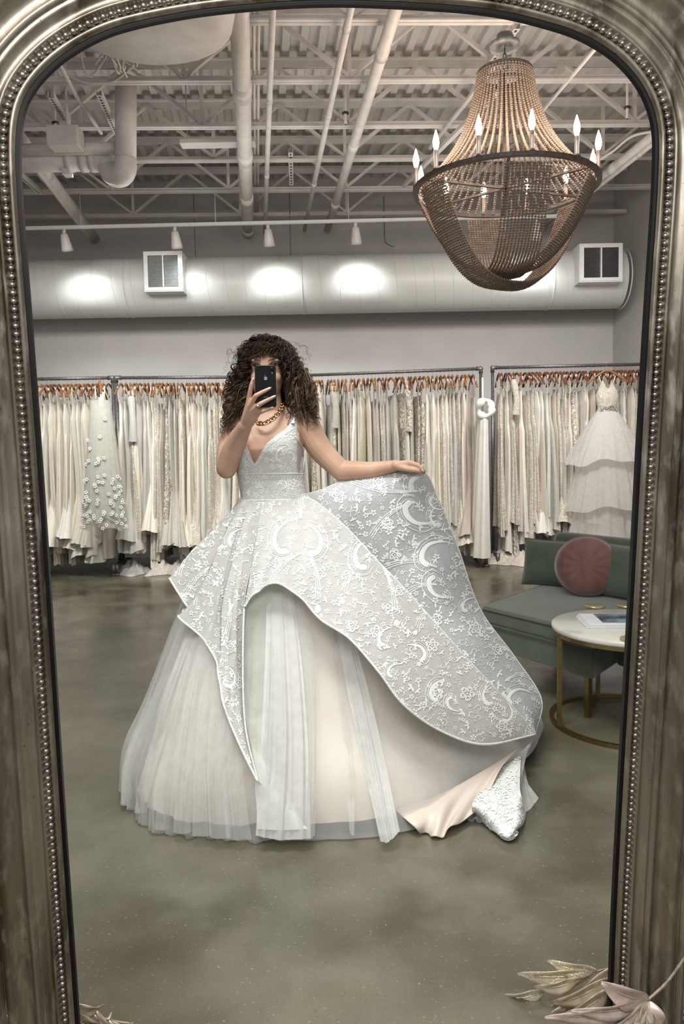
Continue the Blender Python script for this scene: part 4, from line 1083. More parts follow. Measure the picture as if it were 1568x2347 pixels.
# ---- hair
def fast_tubes(paths, radii, cols, seg=4):
    V = []; Fc = []; C = []; base = 0; an = np.linspace(0,2*np.pi,seg,endpoint=False)
    for p, r_, c in zip(paths, radii, cols):
        t = np.gradient(p, axis=0); t /= np.linalg.norm(t,axis=1)[:,None]+1e-9
        ref = np.array([.31,.17,.93]); a = np.cross(t, ref); a /= np.linalg.norm(a,axis=1)[:,None]+1e-9; b_ = np.cross(t, a)
        v = p[:,None,:]+r_[:,None,None]*(a[:,None,:]*np.cos(an)[None,:,None]+b_[:,None,:]*np.sin(an)[None,:,None])
        n = len(p); V.append(v.reshape(-1,3)); C.append(np.repeat(c, seg, axis=0))
        i = np.arange(n-1)[:,None]*seg; k = np.arange(seg)[None,:]; k2 = (k+1)%seg
        Fc.append(np.stack([i+k, i+k2, i+seg+k2, i+seg+k], axis=2).reshape(-1,4)+base); base += n*seg
    V = np.concatenate(V); Fc = np.concatenate(Fc); C = np.concatenate(C)
    me = bpy.data.meshes.new('curls'); me.vertices.add(len(V)); me.vertices.foreach_set('co', V.ravel())
    me.loops.add(Fc.size); me.loops.foreach_set('vertex_index', Fc.ravel().astype(np.int32))
    me.polygons.add(len(Fc)); me.polygons.foreach_set('loop_start', np.arange(0,Fc.size,4,dtype=np.int32)); me.polygons.foreach_set('loop_total', np.full(len(Fc),4,dtype=np.int32))
    me.update(calc_edges=True); at = me.color_attributes.new('tint','FLOAT_COLOR','POINT'); at.data.foreach_set('color', np.c_[C,np.ones(len(C))].ravel())
    me.polygons.foreach_set('use_smooth', [True]*len(me.polygons)); return me
hm, nt, b = mat_new('curly_hair'); at = nt.nodes.new('ShaderNodeAttribute'); at.attribute_name = 'tint'; nt.links.new(at.outputs[0], b.inputs['Base Color'])
b.inputs['Roughness'].default_value = .42; b.inputs['Specular IOR Level'].default_value = .3
g = np.random.default_rng(11); paths=[]; rads=[]; cols=[]
dark = np.array([.010,.006,.004]); mid = np.array([.060,.034,.019]); tip = np.array([.24,.165,.090])
Hc = np.array(HC) + np.array([0,.01,.012])
def curl(root, end, bulge, n, crad, wl, tipmix, rad, ph_in=None):
    t = np.linspace(0,1,n)[:,None]
    c1 = root + bulge*.7; c2 = np.array([root[0]*.22+end[0]*.78, end[1]*.8+root[1]*.2, root[2]*.45+end[2]*.55]) + bulge*.45
    p = (1-t)**3*root + 3*(1-t)**2*t*c1 + 3*(1-t)*t*t*c2 + t**3*end
    L = np.linalg.norm(np.diff(p,axis=0),axis=1).sum(); ph_ = g.uniform(0,6.28) if ph_in is None else ph_in; th = ph_ + (t[:,0]*L/wl)*2*np.pi*(1+.15*np.sin(t[:,0]*7+ph_))
    tg = np.gradient(p,axis=0); tg /= np.linalg.norm(tg,axis=1)[:,None]; a = np.cross(tg, [.2,.9,.1]); a /= np.linalg.norm(a,axis=1)[:,None]; b2 = np.cross(tg,a)
    amp = crad*np.minimum(1, t[:,0]*3.5)*(1+.25*np.sin(t[:,0]*11+ph_*2))
    p = p + a*(amp*np.cos(th))[:,None] + b2*(amp*np.sin(th))[:,None]
    r_ = rad*np.minimum(1,.6+t[:,0]*2)*np.clip((1.03-t[:,0])*5,.25,1)
    k = np.clip((t-.25)/.6,0,1)*tipmix; c = np.where(k<.5, dark+(mid-dark)*k*2, mid+(tip-mid)*(k*2-1))
    paths.append(p); rads.append(r_); cols.append(c)
zpx = lambda py: PZ(612,py,3.05).z
for i in range(640):
    s = -1 if g.random() < .48 else 1
    # root on the scalp
    el = g.uniform(.05, 1.45); az = g.uniform(-2.9, 2.9) if False else g.uniform(0.45, 3.0)*s
    root = Hc + np.array([math.sin(az)*math.cos(el)*.078, -math.cos(az)*math.cos(el)*.095, math.sin(el)*.112])
    xo = g.uniform(.075,.172) if g.random() < .8 else g.uniform(.05,.10)
    yd = g.uniform(-.10,.12)
    lowz = zpx(1018) if s < 0 else zpx(1004); e_z = g.triangular(lowz, zpx(982), zpx(880))
    if s > 0: xo *= 1.03
    xs = xo*(.80+.3*np.clip((zpx(855)-e_z)/.1,0,1)) + (.002 if s>0 else .0)
    if abs(xs) < .085 and yd < -.02: yd = g.uniform(.02,.12)
    end = np.array([Hc[0]+s*xs+(.006), Hc[1]+yd+.0, e_z])
    bul = np.array([s*g.uniform(.005,.04), (-.02 if yd<0 else .02)+g.normal(0,.01), g.uniform(.0,.03)])
    cr_, wl_, tm_ = g.uniform(.0065,.0130), g.uniform(.030,.052), g.uniform(.25,1.0); ph0 = g.uniform(0,6.28)
    for q_ in range(4):
        curl(root+g.normal(0,.0012,3), end+g.normal(0,.0022,3), bul, 72, cr_*g.uniform(.92,1.08), wl_, np.clip(tm_+g.normal(0,.12),.1,1), g.uniform(.0009,.0016), ph0+q_*.13)
for i in range(420):                                   # crown volume
    az = g.uniform(-3.1,3.1); el = g.uniform(.7,1.5)
    root = Hc + np.array([math.sin(az)*math.cos(el)*.078, -math.cos(az)*math.cos(el)*.095, math.sin(el)*.112]); az2 = az+g.normal(0,.5)
    end = Hc + np.array([math.sin(az2)*.122, -math.cos(az2)*.10, g.uniform(-.03,.06)])
    if abs(az2) < .6: end[2] = Hc[2]+g.uniform(.05,.08)
    curl(root, end, np.array([math.sin(az)*.02,-math.cos(az)*.02,.03]), 50, .0085, .036, g.uniform(.25,.6), .0011)
for i in range(220):                                    # fringe curls over the forehead
    x = g.uniform(-.062,.062); root = Hc+np.array([x*.7,-.055+g.normal(0,.008),.102]); end = Hc+np.array([x*1.08,-.108+abs(x)*.5,g.uniform(.020,.050)-abs(x)*.45])
    curl(root, end, np.array([x*.15,-.05,.022]), 44, .0065, .030, g.uniform(.3,.75), .0010)
for i in range(18):                                    # flyaways
    s = g.choice([-1,1]); root = Hc+np.array([s*.07,0,.08*g.random()]); end = Hc+np.array([s*g.uniform(.13,.185),g.uniform(-.05,.05),g.uniform(-.2,.08)])
    curl(root, end, np.array([s*.08,0,.05]), 60, .008, .04, .8, .0006)
me = fast_tubes(paths, rads, cols); me.materials.append(hm); hair = bpy.data.objects.new('hair', me); COL.objects.link(hair); attach(hair)
# dense inner mass of the hair
core_m = simple('hair_core', (.010,.006,.004), (.022,.014,.009), .7, scale=90, bmp=.6)
mb = MB(); hv = Vector(Hc)
mb.ball(hv+Vector((0,.018,.012)), (.088,.100,.112), 24, 16)
for s in (-1,1):
    mb.ball(hv+Vector((s*.092,.02,-.06)), (.045,.06,.105), 16, 12); mb.ball(hv+Vector((s*.112,.015,-.13)), (.045,.055,.075), 16, 12)
mb.ball(hv+Vector((0,.075,-.09)), (.12,.05,.13), 16, 12)
core = mb.build('hair_core', core_m); remesh_obj(core, .006, 6); core.data.materials.clear(); core.data.materials.append(core_m); core.parent = hair; core.matrix_parent_inverse = Matrix.Identity(4)
# ================================================================== WEDDING GOWN (clothing parts of the person)
def crix(c, n, closed=False):
    """index-uniform Catmull-Rom: n samples"""
    c = np.asarray(c, float); N = len(c)
    if closed: e = np.vstack([c[-1:], c, c[:2]]); q = np.linspace(0, N, n, endpoint=False)
    else: e = np.vstack([2*c[0]-c[1], c, 2*c[-1]-c[-2]]); q = np.linspace(0, N-1, n)
    i = np.minimum(q.astype(int), (N-1 if closed else N-2)); t = (q-i)[:,None]
    p0,p1,p2,p3 = e[i],e[i+1],e[i+2],e[i+3]
    return .5*((2*p1)+(-p0+p2)*t+(2*p0-5*p1+4*p2-p3)*t*t+(-p0+3*p1-3*p2+p3)*t**3)
def grid_normals(g):
    du = np.gradient(g, axis=1); dv = np.gradient(g, axis=0); n = np.cross(du, dv); n /= np.linalg.norm(n, axis=2)[:,:,None]+1e-12
    camv = np.array(CAM)-g; s = np.sign((n*camv).sum(2)); 
    return n, s
def loft(rows, nu, nv, closed=False):
    """rows of 3D control points (same count) -> (nv, nu, 3) grid"""
    rr = np.stack([crix(np.array([tuple(p) for p in r]), nu, closed) for r in rows])      # (nr, nu, 3)
    return np.stack([crix(rr[:, k], nv) for k in range(nu)], axis=1)
def disp(g, f, closed=False):
    n, s = grid_normals(g)
    if closed:
        du = np.roll(g,-1,1)-np.roll(g,1,1); dv = np.gradient(g,axis=0); n = np.cross(du,dv); n /= np.linalg.norm(n,axis=2)[:,:,None]+1e-12
        c = g.mean(axis=1, keepdims=True); s = np.sign((n*(g-c)).sum(2))
    return g + n*(s*f)[:,:,None]
def sheet(name, g, mat, closed=False, parent=None, thick=0.0):
    mb = MB(); mb.grid(g, closeu=closed); o = mb.build(name, mat)
    attach(o)
    if thick: mod_solid(o, thick)
    return o
lace_base_front = sheer('organza_ivory', (.69,.68,.65), .84, c2=(.65,.64,.61))
lace_base_back = sheer('organza_grey', (.66,.665,.665), .74, c2=(.62,.63,.63))
tulle = sheer('tulle_white', (.80,.81,.79), .26, transl=.3)
tulle_dense = sheer('tulle_panel', (.84,.845,.82), .58, transl=.25)
lining = simple('blush_lining', (.86,.755,.66), (.83,.72,.625), .62, scale=3, spec=.25)
satin_in = simple('ivory_facing', (.74,.73,.67), (.66,.65,.60), .55, scale=8)
thread = simple('white_embroidery', (.83,.83,.79), (.72,.72,.69), .45, scale=160)
hem_m = simple('beaded_hem', (.85,.85,.80), (.66,.66,.62), .4, scale=220, bmp=.4)

# ---- underskirt (lining) closed all round, and the tulle over it
r0_ = [(553,1142,3.06),(558,1146,3.0),(575,1149,2.975),(600,1151,2.96),(628,1151,2.955),(655,1150,2.96),(680,1147,2.975),(697,1144,3.0),(706,1140,3.06),(690,1136,3.13),(660,1133,3.165),(628,1132,3.17),(595,1133,3.165),(570,1137,3.13)]
r1_ = [(462,1330,3.1),(482,1345,2.95),(520,1350,2.87),(565,1352,2.81),(620,1352,2.79),(690,1345,2.80),(770,1330,2.85),(850,1310,2.95),(905,1300,3.1),(880,1290,3.3),(800,1285,3.42),(690,1282,3.48),(580,1285,3.42),(490,1300,3.3)]
r2_ = [(385,1590,3.05),(402,1620,2.85),(445,1640,2.74),(520,1645,2.66),(610,1645,2.62),(720,1640,2.65),(860,1620,2.74),(1000,1590,2.95),(1085,1560,3.2),(1060,1520,3.5),(940,1480,3.7),(760,1460,3.8),(600,1465,3.7),(455,1500,3.45)]
r0 = [PZ(*p) for p in r0_]; r1_ = [PZ(*p) for p in r1_]; r2 = [PZ(*p) for p in r2_]
r3 = [G(x,y,z) for (x,y,z) in [(332,1790,.05),(345,1845,.045),(400,1876,.04),(490,1888,.04),(620,1890,.04),(760,1886,.045),(900,1866,.05),(1080,1795,.055),(1226,1690,.06),(1190,1600,.02),(1080,1540,.01),(850,1500,.01),(620,1510,.01),(430,1580,.01)]]
r25 = [a.lerp(b,.55)+Vector((0,-.02 if k<9 else .02,.0)) for k,(a,b) in enumerate(zip(r2,r3))]
gU = loft([r0,r1_,r2,r25,r3], 280, 90, True)
uu = np.linspace(0,1,280,endpoint=False)[None,:]; vv_ = np.linspace(0,1,90)[:,None]
gU2 = disp(gU, (.012*np.sin(uu*2*np.pi*13+1)+.006*np.sin(uu*2*np.pi*29))*vv_**1.5*(.35+.65*(uu<.3)), True)
sheet('underskirt', gU2, lining, True)
def tulle_layer(scale, amp, seed, hemdrop, mat, name, zoff=0.0):
    g = np.random.default_rng(seed); n = 560
    e3 = [G(x,y,z) for (x,y,z) in [(300,1795,.03),(308,1858,.01),(360,1905,.008),(450,1915,.006),(560,1924,.006),(720,1924,.006),(890,1912,.006),(1050,1858,.02),(1232,1700,.06),(1210,1600,.02),(1090,1530,.01),(850,1490,.01),(620,1500,.01),(400,1570,.01)]]
    c = np.mean([tuple(p) for p in r2],axis=0)
    def out(pts, d): 
        return [Vector(p)+ (Vector((p[0]-c[0],p[1]-c[1],0)).normalized()*d) for p in pts]
    s2 = [PZ(*q) for q in [(362,1590,3.05),(378,1620,2.84),(425,1640,2.72),(510,1645,2.64)]]+list(r2[4:])
    R2 = out(s2, .012*scale); R25 = [a.lerp(b,.55) for a,b in zip(R2,e3)]
    R25 = out(R25, .03)
    gg = loft([r0, out(r1_, .015*scale), R2, R25, e3], n, 84, True)
    u = np.linspace(0,1,n,endpoint=False)[None,:]; v = np.linspace(0,1,84)[:,None]
    f = np.zeros((84,n))
    left = np.where((u<.33)|(u>.9),1.0,.15)
    for k in range(5):
        fr = g.integers(9,44); ph_ = g.uniform(0,6.28); s_ = np.sin(u*2*np.pi*fr+ph_+1.2*np.sin(v*2+ph_))
        f += (np.sign(s_)*np.abs(s_)**.6)*amp*.42/(k*.5+1)
    f = f*left*v**1.3 + zoff
    gg = disp(gg, f, True); gg[:,:,2] = np.maximum(gg[:,:,2], .004)
    return sheet(name, gg, mat, True)
tulle_layer(1.0, .020, 3, 0, tulle, 'tulle_overskirt')
tulle_layer(2.2, .028, 8, 0, tulle, 'tulle_overskirt', .008)
# panels of folded tulle over the front
def panel(rows, name, mat, pl, amp, nu=60, nv=80, seed=0, thick=0):
    g_ = loft([[PZ(*p) for p in r] for r in rows], nu, nv)
    g = np.random.default_rng(seed); u = np.linspace(0,1,nu)[None,:]; v = np.linspace(0,1,nv)[:,None]
    f = sum(amp/(k+1)*np.sin(u*2*np.pi*pl*(k+1)+g.uniform(0,6)+v*1.5) for k in range(3))*(.3+.7*v)
    g_ = disp(g_, f); g_[:,:,2] = np.maximum(g_[:,:,2], .005)
    return sheet(name, g_, mat, thick=thick), g_
panel([[(612,1340,2.745),(640,1340,2.74),(668,1342,2.745)],[(608,1500,2.645),(645,1500,2.635),(690,1500,2.65)],[(598,1700,2.55),(650,1700,2.54),(706,1700,2.56)],[(586,1915,2.465),(640,1925,2.46),(712,1922,2.465)]], 'tulle_panel', tulle_dense, 3, .006, seed=1)
panel([[(660,1345,2.74),(672,1347,2.74),(690,1350,2.75)],[(690,1500,2.64),(705,1500,2.64),(722,1500,2.65)],[(706,1700,2.56),(718,1700,2.56),(726,1700,2.57)],[(700,1925,2.46),(712,1923,2.46),(722,1915,2.47)]], 'tulle_panel', tulle, 2, .004, seed=5)
panel([[(770,1440,2.74),(790,1455,2.73),(815,1475,2.74)],[(800,1600,2.67),(820,1600,2.66),(850,1605,2.67)],[(835,1760,2.60),(855,1760,2.59),(885,1755,2.60)],[(872,1928,2.455),(890,1930,2.45),(917,1905,2.47)]], 'tulle_panel', tulle_dense, 3, .005, seed=2)
panel([[(755,1440,2.76),(762,1440,2.755),(770,1445,2.76)],[(775,1600,2.68),(784,1600,2.68),(793,1600,2.68)],[(795,1760,2.61),(803,1760,2.6),(812,1760,2.61)],[(800,1905,2.475),(806,1913,2.47),(811,1915,2.475)]], 'tulle_panel', tulle, 1, .003, seed=3)
for k,(xa,xb,zb_) in enumerate(((436,322,2.66),(446,372,2.58),(462,418,2.53),(478,462,2.50),(500,505,2.48),(520,548,2.475))):
    ya = 1452+k*14; y3 = (1862,1900,1908,1915,1920,1924)[k]; w_ = 13+2*k
    xm = xa+(xb-xa)*.42-14+k*3; xn = xa+(xb-xa)*.72-8
    panel([[(xa-w_*.5,ya,2.86-.02*k),(xa,ya,2.85-.02*k),(xa+w_*.5,ya,2.86-.02*k)],[(xm-w_*.8,1620,2.71-.018*k),(xm,1620,2.70-.018*k),(xm+w_*.8,1620,2.71-.018*k)],[(xn-w_,1760,zb_+.075),(xn,1760,zb_+.065),(xn+w_,1760,zb_+.075)],[(xb-w_*1.2,y3,zb_+.015),(xb,y3+3,zb_),(xb+w_*1.2,y3,zb_+.015)]], 'tulle_panel', tulle, 2, .004, seed=20+k, nu=34)
# curved crossing layer at the lower centre
panel([[(592,1730,2.535),(597,1735,2.53),(602,1742,2.53)],[(585,1800,2.50),(615,1800,2.50),(650,1800,2.52)],[(588,1850,2.48),(640,1858,2.48),(690,1880,2.48)],[(590,1900,2.465),(650,1903,2.465),(706,1900,2.465)]], 'tulle_panel', tulle_dense, 1, .002, seed=4)

# ---- lace flounces
NU = 130
def lace(rows, name, mat, seed, folds, fix=0.0):
    g_ = loft([[PZ(*p) for p in r] for r in rows], NU, 90)
    u = np.linspace(0,1,NU)[None,:]; v = np.linspace(0,1,90)[:,None]
    f = np.zeros((90,NU))
    for (c, wd, a) in folds: f += a*np.exp(-((u-c)/wd)**2)
    f = f*np.clip(v*1.8,0,1)
    g_ = disp(g_, f); o = sheet(name, g_, mat, thick=.0016); return o, g_
F1top = [(553,1143,3.04),(558,1145,3.02),(563,1147,3.0),(568,1147,2.985),(573,1148,2.975),(578,1148,2.97),(585,1149,2.96),(600,1149,2.945)]
F1a = [(498,1205,3.03),(512,1215,2.98),(520,1225,2.94),(532,1235,2.91),(545,1250,2.88),(555,1260,2.86),(566,1270,2.84),(582,1275,2.80)]
F1b = [(440,1262,3.02),(468,1305,2.93),(478,1330,2.89),(497,1350,2.84),(517,1375,2.79),(532,1385,2.75),(548,1390,2.71),(560,1390,2.67)]
F1hem = [(388,1325,3.0),(430,1398,2.90),(416,1419,2.86),(458,1458,2.78),(503,1528,2.68),(510,1605,2.60),(546,1700,2.53),(591,1792,2.47)]
# extra rows keep the inner fold edge vertical
F1c = [(405,1305,3.01),(448,1360,2.91),(448,1385,2.87),(480,1420,2.80),(512,1470,2.73),(526,1520,2.67),(548,1580,2.61),(560,1640,2.54)]
oF1, gF1 = lace([F1top,F1a,F1b,F1c,F1hem], 'lace_flounce', lace_base_front, 1, [(.16,.035,-.03),(.30,.05,.02),(.44,.035,-.02),(.60,.05,.018),(.78,.03,-.015)])
ridge = [(600,1149,2.945),(655,1146,2.95),(703,1141,2.965),(745,1166,2.93),(800,1215,2.905),(860,1280,2.88),(930,1352,2.86),(1000,1430,2.855),(1090,1530,2.875),(1180,1625,2.93),(1229,1682,2.985)]
F2hem = [(560,1392,2.665),(590,1350,2.66),(640,1341,2.655),(690,1372,2.64),(735,1420,2.62),(800,1465,2.605),(868,1540,2.58),(925,1615,2.58),(1010,1675,2.64),(1110,1706,2.75),(1228,1683,2.98)]
def mixr(a, b, t, bul):
    return [tuple((np.array(p)*(1-t)+np.array(q)*t) + np.array([0,0,-bul*math.sin(math.pi*i/(len(a)-1))*1.0])) for i,(p,q) in enumerate(zip(a,b))]
oF2, gF2 = lace([ridge, mixr(ridge,F2hem,.33,.045), mixr(ridge,F2hem,.67,.045), F2hem], 'lace_flounce', lace_base_front, 2, [(.10,.03,-.012),(.19,.04,.010),(.30,.04,.006),(.5,.06,.008)])
Bout = [(703,1140,3.0),(735,1124,3.02),(790,1102,3.03),(875,1082,3.0),(966,1078,2.98),(1003,1140,3.05),(1048,1250,3.15),(1100,1395,3.25),(1178,1503,3.3),(1240,1600,3.27),(1228,1678,3.1)]
oB, gB = lace([Bout, mixr(Bout,ridge,.35,.0), mixr(Bout,ridge,.7,-.01), [(p[0],p[1],p[2]+.012) for p in ridge[:0]]+[(703,1142,2.99),(708,1148,2.98),(718,1160,2.98),(738,1180,2.965),(790,1230,2.95),(850,1298,2.94),(918,1368,2.93),(988,1446,2.93),(1078,1545,2.94),(1168,1638,2.98),(1222,1684,3.01)]],
     'lifted_lace_panel', lace_base_back, 3, [(.35,.05,.012),(.55,.04,-.012),(.75,.05,.012)])
# back half of the lifted layer, falling behind (closes the form from the side)
Bbk = [(703,1140,3.06),(720,1150,3.25),(760,1180,3.4),(820,1230,3.5),(900,1300,3.55),(960,1360,3.58),(1000,1420,3.6),(1060,1480,3.62),(1120,1540,3.6),(1180,1600,3.5),(1226,1676,3.2)]
lace([Bout, [(p[0]-6,p[1]+6,p[2]+.05) for p in Bout], mixr(Bout,Bbk,.5,0), Bbk], 'lace_back_layer', sheer('organza_back', (.62,.63,.63), .6), 4, [])
# hem beading
def hem_line(pts, name, r_=.0042):
    mb = MB(); mb.tube(pts, r_, 7); return attach(mb.build(name, hem_m))
hem_line(gF1[-1], 'beaded_hem'); hem_line(gF2[-1], 'beaded_hem'); hem_line(gF2[0][22:], 'beaded_hem', .003); hem_line(gB[0], 'beaded_hem', .003); hem_line(gF1[44:,-1], 'beaded_hem', .0035)
# facing seen under the flounce
fa = [[(560,1392,2.70),(590,1352,2.71),(620,1343,2.72),(645,1343,2.73)],[(553,1470,2.66),(580,1470,2.69),(612,1470,2.70),(650,1470,2.69)],[(556,1600,2.62),(585,1600,2.64),(615,1600,2.64),(648,1600,2.62)],
      [(574,1700,2.555),(592,1705,2.57),(614,1710,2.57),(640,1720,2.57)],[(591,1790,2.50),(600,1800,2.50),(610,1805,2.51),(622,1815,2.51)]]
panel(fa, 'lace_facing', sheer('facing_organza', (.80,.82,.75), .8, c2=(.66,.68,.62), scale=14), 1, .004, seed=9, nu=40)

# ---- train pieces on the floor at lower right
def piece(rows, name, mat, amp=.006, pl=3, seed=0, floor=True):
    g_ = loft([[Vector(p) for p in r] for r in rows], 60, 50); u = np.linspace(0,1,60)[None,:]; v = np.linspace(0,1,50)[:,None]
    g_ = disp(g_, amp*np.sin(u*2*np.pi*pl+2*v)*v); g_[:,:,2] = np.maximum(g_[:,:,2], .004)
    o = sheet(name, g_, mat, thick=.003); return g_
gf = piece([[PZ(905,1855,2.62),PZ(1010,1820,2.68),PZ(1110,1765,2.78),PZ(1190,1715,2.95)],[G(945,1893,.04),PZ(1010,1855,2.60),PZ(1075,1825,2.68),PZ(1150,1760,2.80)],[G(965,1905,.01),G(1000,1920,.01),G(1035,1898,.03),G(1105,1850,.05)]], 'turned_up_lining', simple('peach_satin', (.62,.53,.455), (.57,.485,.415), .4, scale=5), .010, 3)
gTL = piece([[PZ(1110,1800,2.80),PZ(1145,1765,2.86),PZ(1185,1735,2.93),PZ(1195,1725,3.0)],[G(1082,1845,.08),PZ(1130,1830,2.64),PZ(1175,1800,2.72),G(1192,1800,.10)],[G(1090,1862,.02),G(1155,1912,.03),G(1188,1885,.05),G(1198,1855,.03)],[G(1100,1875,.005),G(1158,1921,.005),G(1192,1897,.01),G(1200,1862,.005)]], 'train_lace', simple('train_ivory', (.66,.68,.66), (.58,.60,.58), .55, scale=9), .008, 1)
piece([[PZ(1190,1740,2.98),PZ(1200,1750,3.0),PZ(1204,1770,3.0)],[G(1185,1850,.01),G(1205,1830,.02),G(1212,1800,.03)],[G(1190,1875,.005),G(1215,1855,.005),G(1233,1833,.005)]], 'train_tulle', tulle, .006, 3)
piece([[PZ(1100,1790,2.85),PZ(1170,1745,2.95),PZ(1222,1697,3.05)],[G(1110,1835,.05),G(1180,1790,.06),G(1200,1745,.08)],[G(1050,1880,.006),G(1120,1880,.01),G(1190,1840,.02)]], 'tulle_ruffle', tulle, .015, 7)

# ---- bodice
def bod_at(py):
    T = np.array([(1146,629,72,.099,.101),(1120,625,72,.100,.099),(1098,622,72.5,.102,.099),(1062,619,76,.128,.104),(1035,617,75,.150,.107),(1015,617,74.5,.146,.11),(995,618,74,.128,.11),(975,621,74,.104,.105),(955,624,72,.08,.10)])[::-1]
    return [np.interp(py, T[:,0], T[:,k]) for k in range(1,5)]
def bod_pt(py, a, off=0.0):
    cx, hw, fd, bd = bod_at(py); c = PZ(cx, py, TZ); ca, sa = math.cos(a), math.sin(a)
    x = math.copysign(abs(ca)**.85, ca)*(hw/S_+.004+off); y = math.copysign(abs(sa)**.9, sa)*((bd if sa > 0 else fd)+.004+off)
    return Vector((c.x+x, c.y+y, c.z))
# neckline height (pixel y) by pixel x along the front
NX = [540,552,560,566,574,580,584,590,600,612,630,650,662,670,676,682,690,700]; NY = [1040,1024,1016,1022,1040,1056,1061,1052,1035,1018,1003,990,978,965,960,985,1028,1034]
def neck_y(x): return float(np.interp(x, NX, NY))
nu_, nv_ = 150, 60
def front_x(a, py): 
    p = bod_pt(py, a); return px2(p)[0]
rows = np.zeros((nv_, nu_, 3))
for i in range(nu_):
    a = math.pi + math.pi*i/(nu_-1)                      # left side -> front -> right side
    yt = 1035
    for _ in range(6): yt = neck_y(front_x(a, yt))
    for j in range(nv_):
        v = j/(nv_-1); rows[j,i] = bod_pt(1147+(yt-1147)*v, a)
bod_m = simple('bodice_organza', (.60,.595,.57), (.56,.555,.53), .6, scale=30)
mb = MB(); mb.grid(rows); oBd = attach(mb.build('bodice', bod_m)); mod_solid(oBd, .002, 1); gBd = rows
mb = MB(); bk = np.zeros((30, 60, 3))
for i in range(60):
    a = math.pi*i/59
    for j in range(30): bk[j,i] = bod_pt(1147+(1036+6*math.sin(a)-1147)*j/29, a)
mb.grid(bk); attach(mb.build('bodice_back', bod_m))
# sheer side inset on the image right + edging + shoulder strap
sh = sheer('nude_mesh', (.50,.38,.33), .35)
mb = MB(); mb.grid([[tuple(PZ(680,1000,2.97)),tuple(PZ(690,1012,3.0)),tuple(PZ(698,1030,3.05))],[tuple(PZ(681,1040,2.95)),tuple(PZ(690,1042,2.98)),tuple(PZ(697,1045,3.04))],[tuple(PZ(681,1084,2.97)),tuple(PZ(687,1085,2.99)),tuple(PZ(693,1086,3.04))]]); o = attach(mb.build('mesh_inset', sh)); mod_sub(o,2)
mb = MB(); mb.tube(cr_interp([PZ(676,1000,2.96),PZ(686,1012,2.98),PZ(698,1031,3.04)],12), .0016, 5); mb.tube(cr_interp([PZ(698,1031,3.04),PZ(697,1060,3.03),PZ(692,1090,3.02)],12), .0022, 5); attach(mb.build('inset_binding', hem_m))
mb = MB(); st = []
for (x,y,z,w_) in ((672,972,2.965,7),(673,962,2.990,7),(673,950,3.004,6),(672,940,3.025,5),(671,933,3.06,5),(669,938,3.10,5),(660,960,3.155,6),(640,1030,3.178,7)): st.append([tuple(PZ(x-w_,y,z)),tuple(PZ(x,y-1,z-.003)),tuple(PZ(x+w_*.6,y,z))])
mb.grid(st); o = attach(mb.build('shoulder_strap', bod_m)); mod_solid(o,.003); mod_sub(o,1)
# waistband seam
mb = MB(); mb.tube([bod_pt(1088-4*math.sin(a-math.pi), a, .003) for a in np.linspace(math.pi,2*math.pi,50)], .0022, 6); mb.tube([bod_pt(1143, a, .003) for a in np.linspace(math.pi,2*math.pi,50)], .003, 6); attach(mb.build('waistband', hem_m))

# ------------------------------------------------------------------ embroidery: raised thread motifs laid on the cloth
class Emb:
    def __init__(s, grids, off=.0025):
        V = []; Fc = []; b_ = 0
        for g_ in grids:
            nv, nu = g_.shape[:2]; V += [tuple(p) for p in g_.reshape(-1,3)]
            for j in range(nv-1):
                for i in range(nu-1): Fc.append((b_+j*nu+i, b_+j*nu+i+1, b_+(j+1)*nu+i+1, b_+(j+1)*nu+i))
            b_ += nv*nu
        s.bvh = BVHTree.FromPolygons(V, Fc); s.off = off; s.mb = MB()
    def hit(s, x, y):
        d = ray(x, y).normalized(); h = s.bvh.ray_cast(CAM, d)
        if h[0] is None: return None
        n = h[1] if h[1].dot(d) < 0 else -h[1]
        if n.dot(d) > -.12: return None
        return h[0] + n*s.off
    def poly(s, pts):
        P3 = [s.hit(*p) for p in pts]
        if any(p is None for p in P3): return
        c2 = (sum(p[0] for p in pts)/len(pts), sum(p[1] for p in pts)/len(pts)); c = s.hit(*c2)
        if c is None: return
        c = c + (c-CAM).normalized()*-.0012
        if max((p-c).length for p in P3) > .09: return
        n = len(P3); s.mb.add([tuple(p) for p in P3]+[tuple(c)], [(i,(i+1)%n,n) for i in range(n)])
    def line(s, pts, w_):
        pts = np.array(pts, float); L = []; t = np.gradient(pts, axis=0); t /= np.linalg.norm(t,axis=1)[:,None]+1e-9
        nx = np.stack([-t[:,1], t[:,0]],1); ww = w_ if hasattr(w_,'__len__') else [w_]*len(pts); prev = None
        for p, n_, w1 in zip(pts, nx, ww):
            a, b_, c = s.hit(*(p-n_*w1/2)), s.hit(*(p+n_*w1/2)), s.hit(*p)
            if a is None or b_ is None or c is None: prev = None; continue
            c = c - (c-CAM).normalized()*.0010
            cur = (a, c, b_)
            if prev is not None and (prev[1]-c).length < .03:
                s.mb.add([tuple(q) for q in prev+cur], [(0,1,4,3),(1,2,5,4)])
            prev = cur
    def dot(s, x, y, r_): s.poly([(x+r_*math.cos(a), y+r_*math.sin(a)) for a in np.linspace(0,2*math.pi,6,endpoint=False)])
def xf(pts, x, y, sc, ang, flip=1):
    c, s_ = math.cos(ang), math.sin(ang); pts = np.array(pts, float)*[flip*sc, sc]
    return np.stack([pts[:,0]*c-pts[:,1]*s_+x, pts[:,0]*s_+pts[:,1]*c+y],1)
PAIS = cr_interp([(-.05,-.95,0),(-.38,-.70,0),(-.58,-.25,0),(-.55,.25,0),(-.28,.58,0),(.08,.60,0),(.24,.38,0),(.10,.20,0),(-.10,.14,0),(-.20,-.10,0),(-.16,-.45,0),(.10,-.80,0),(.40,-.95,0)], 44)[:,:2]
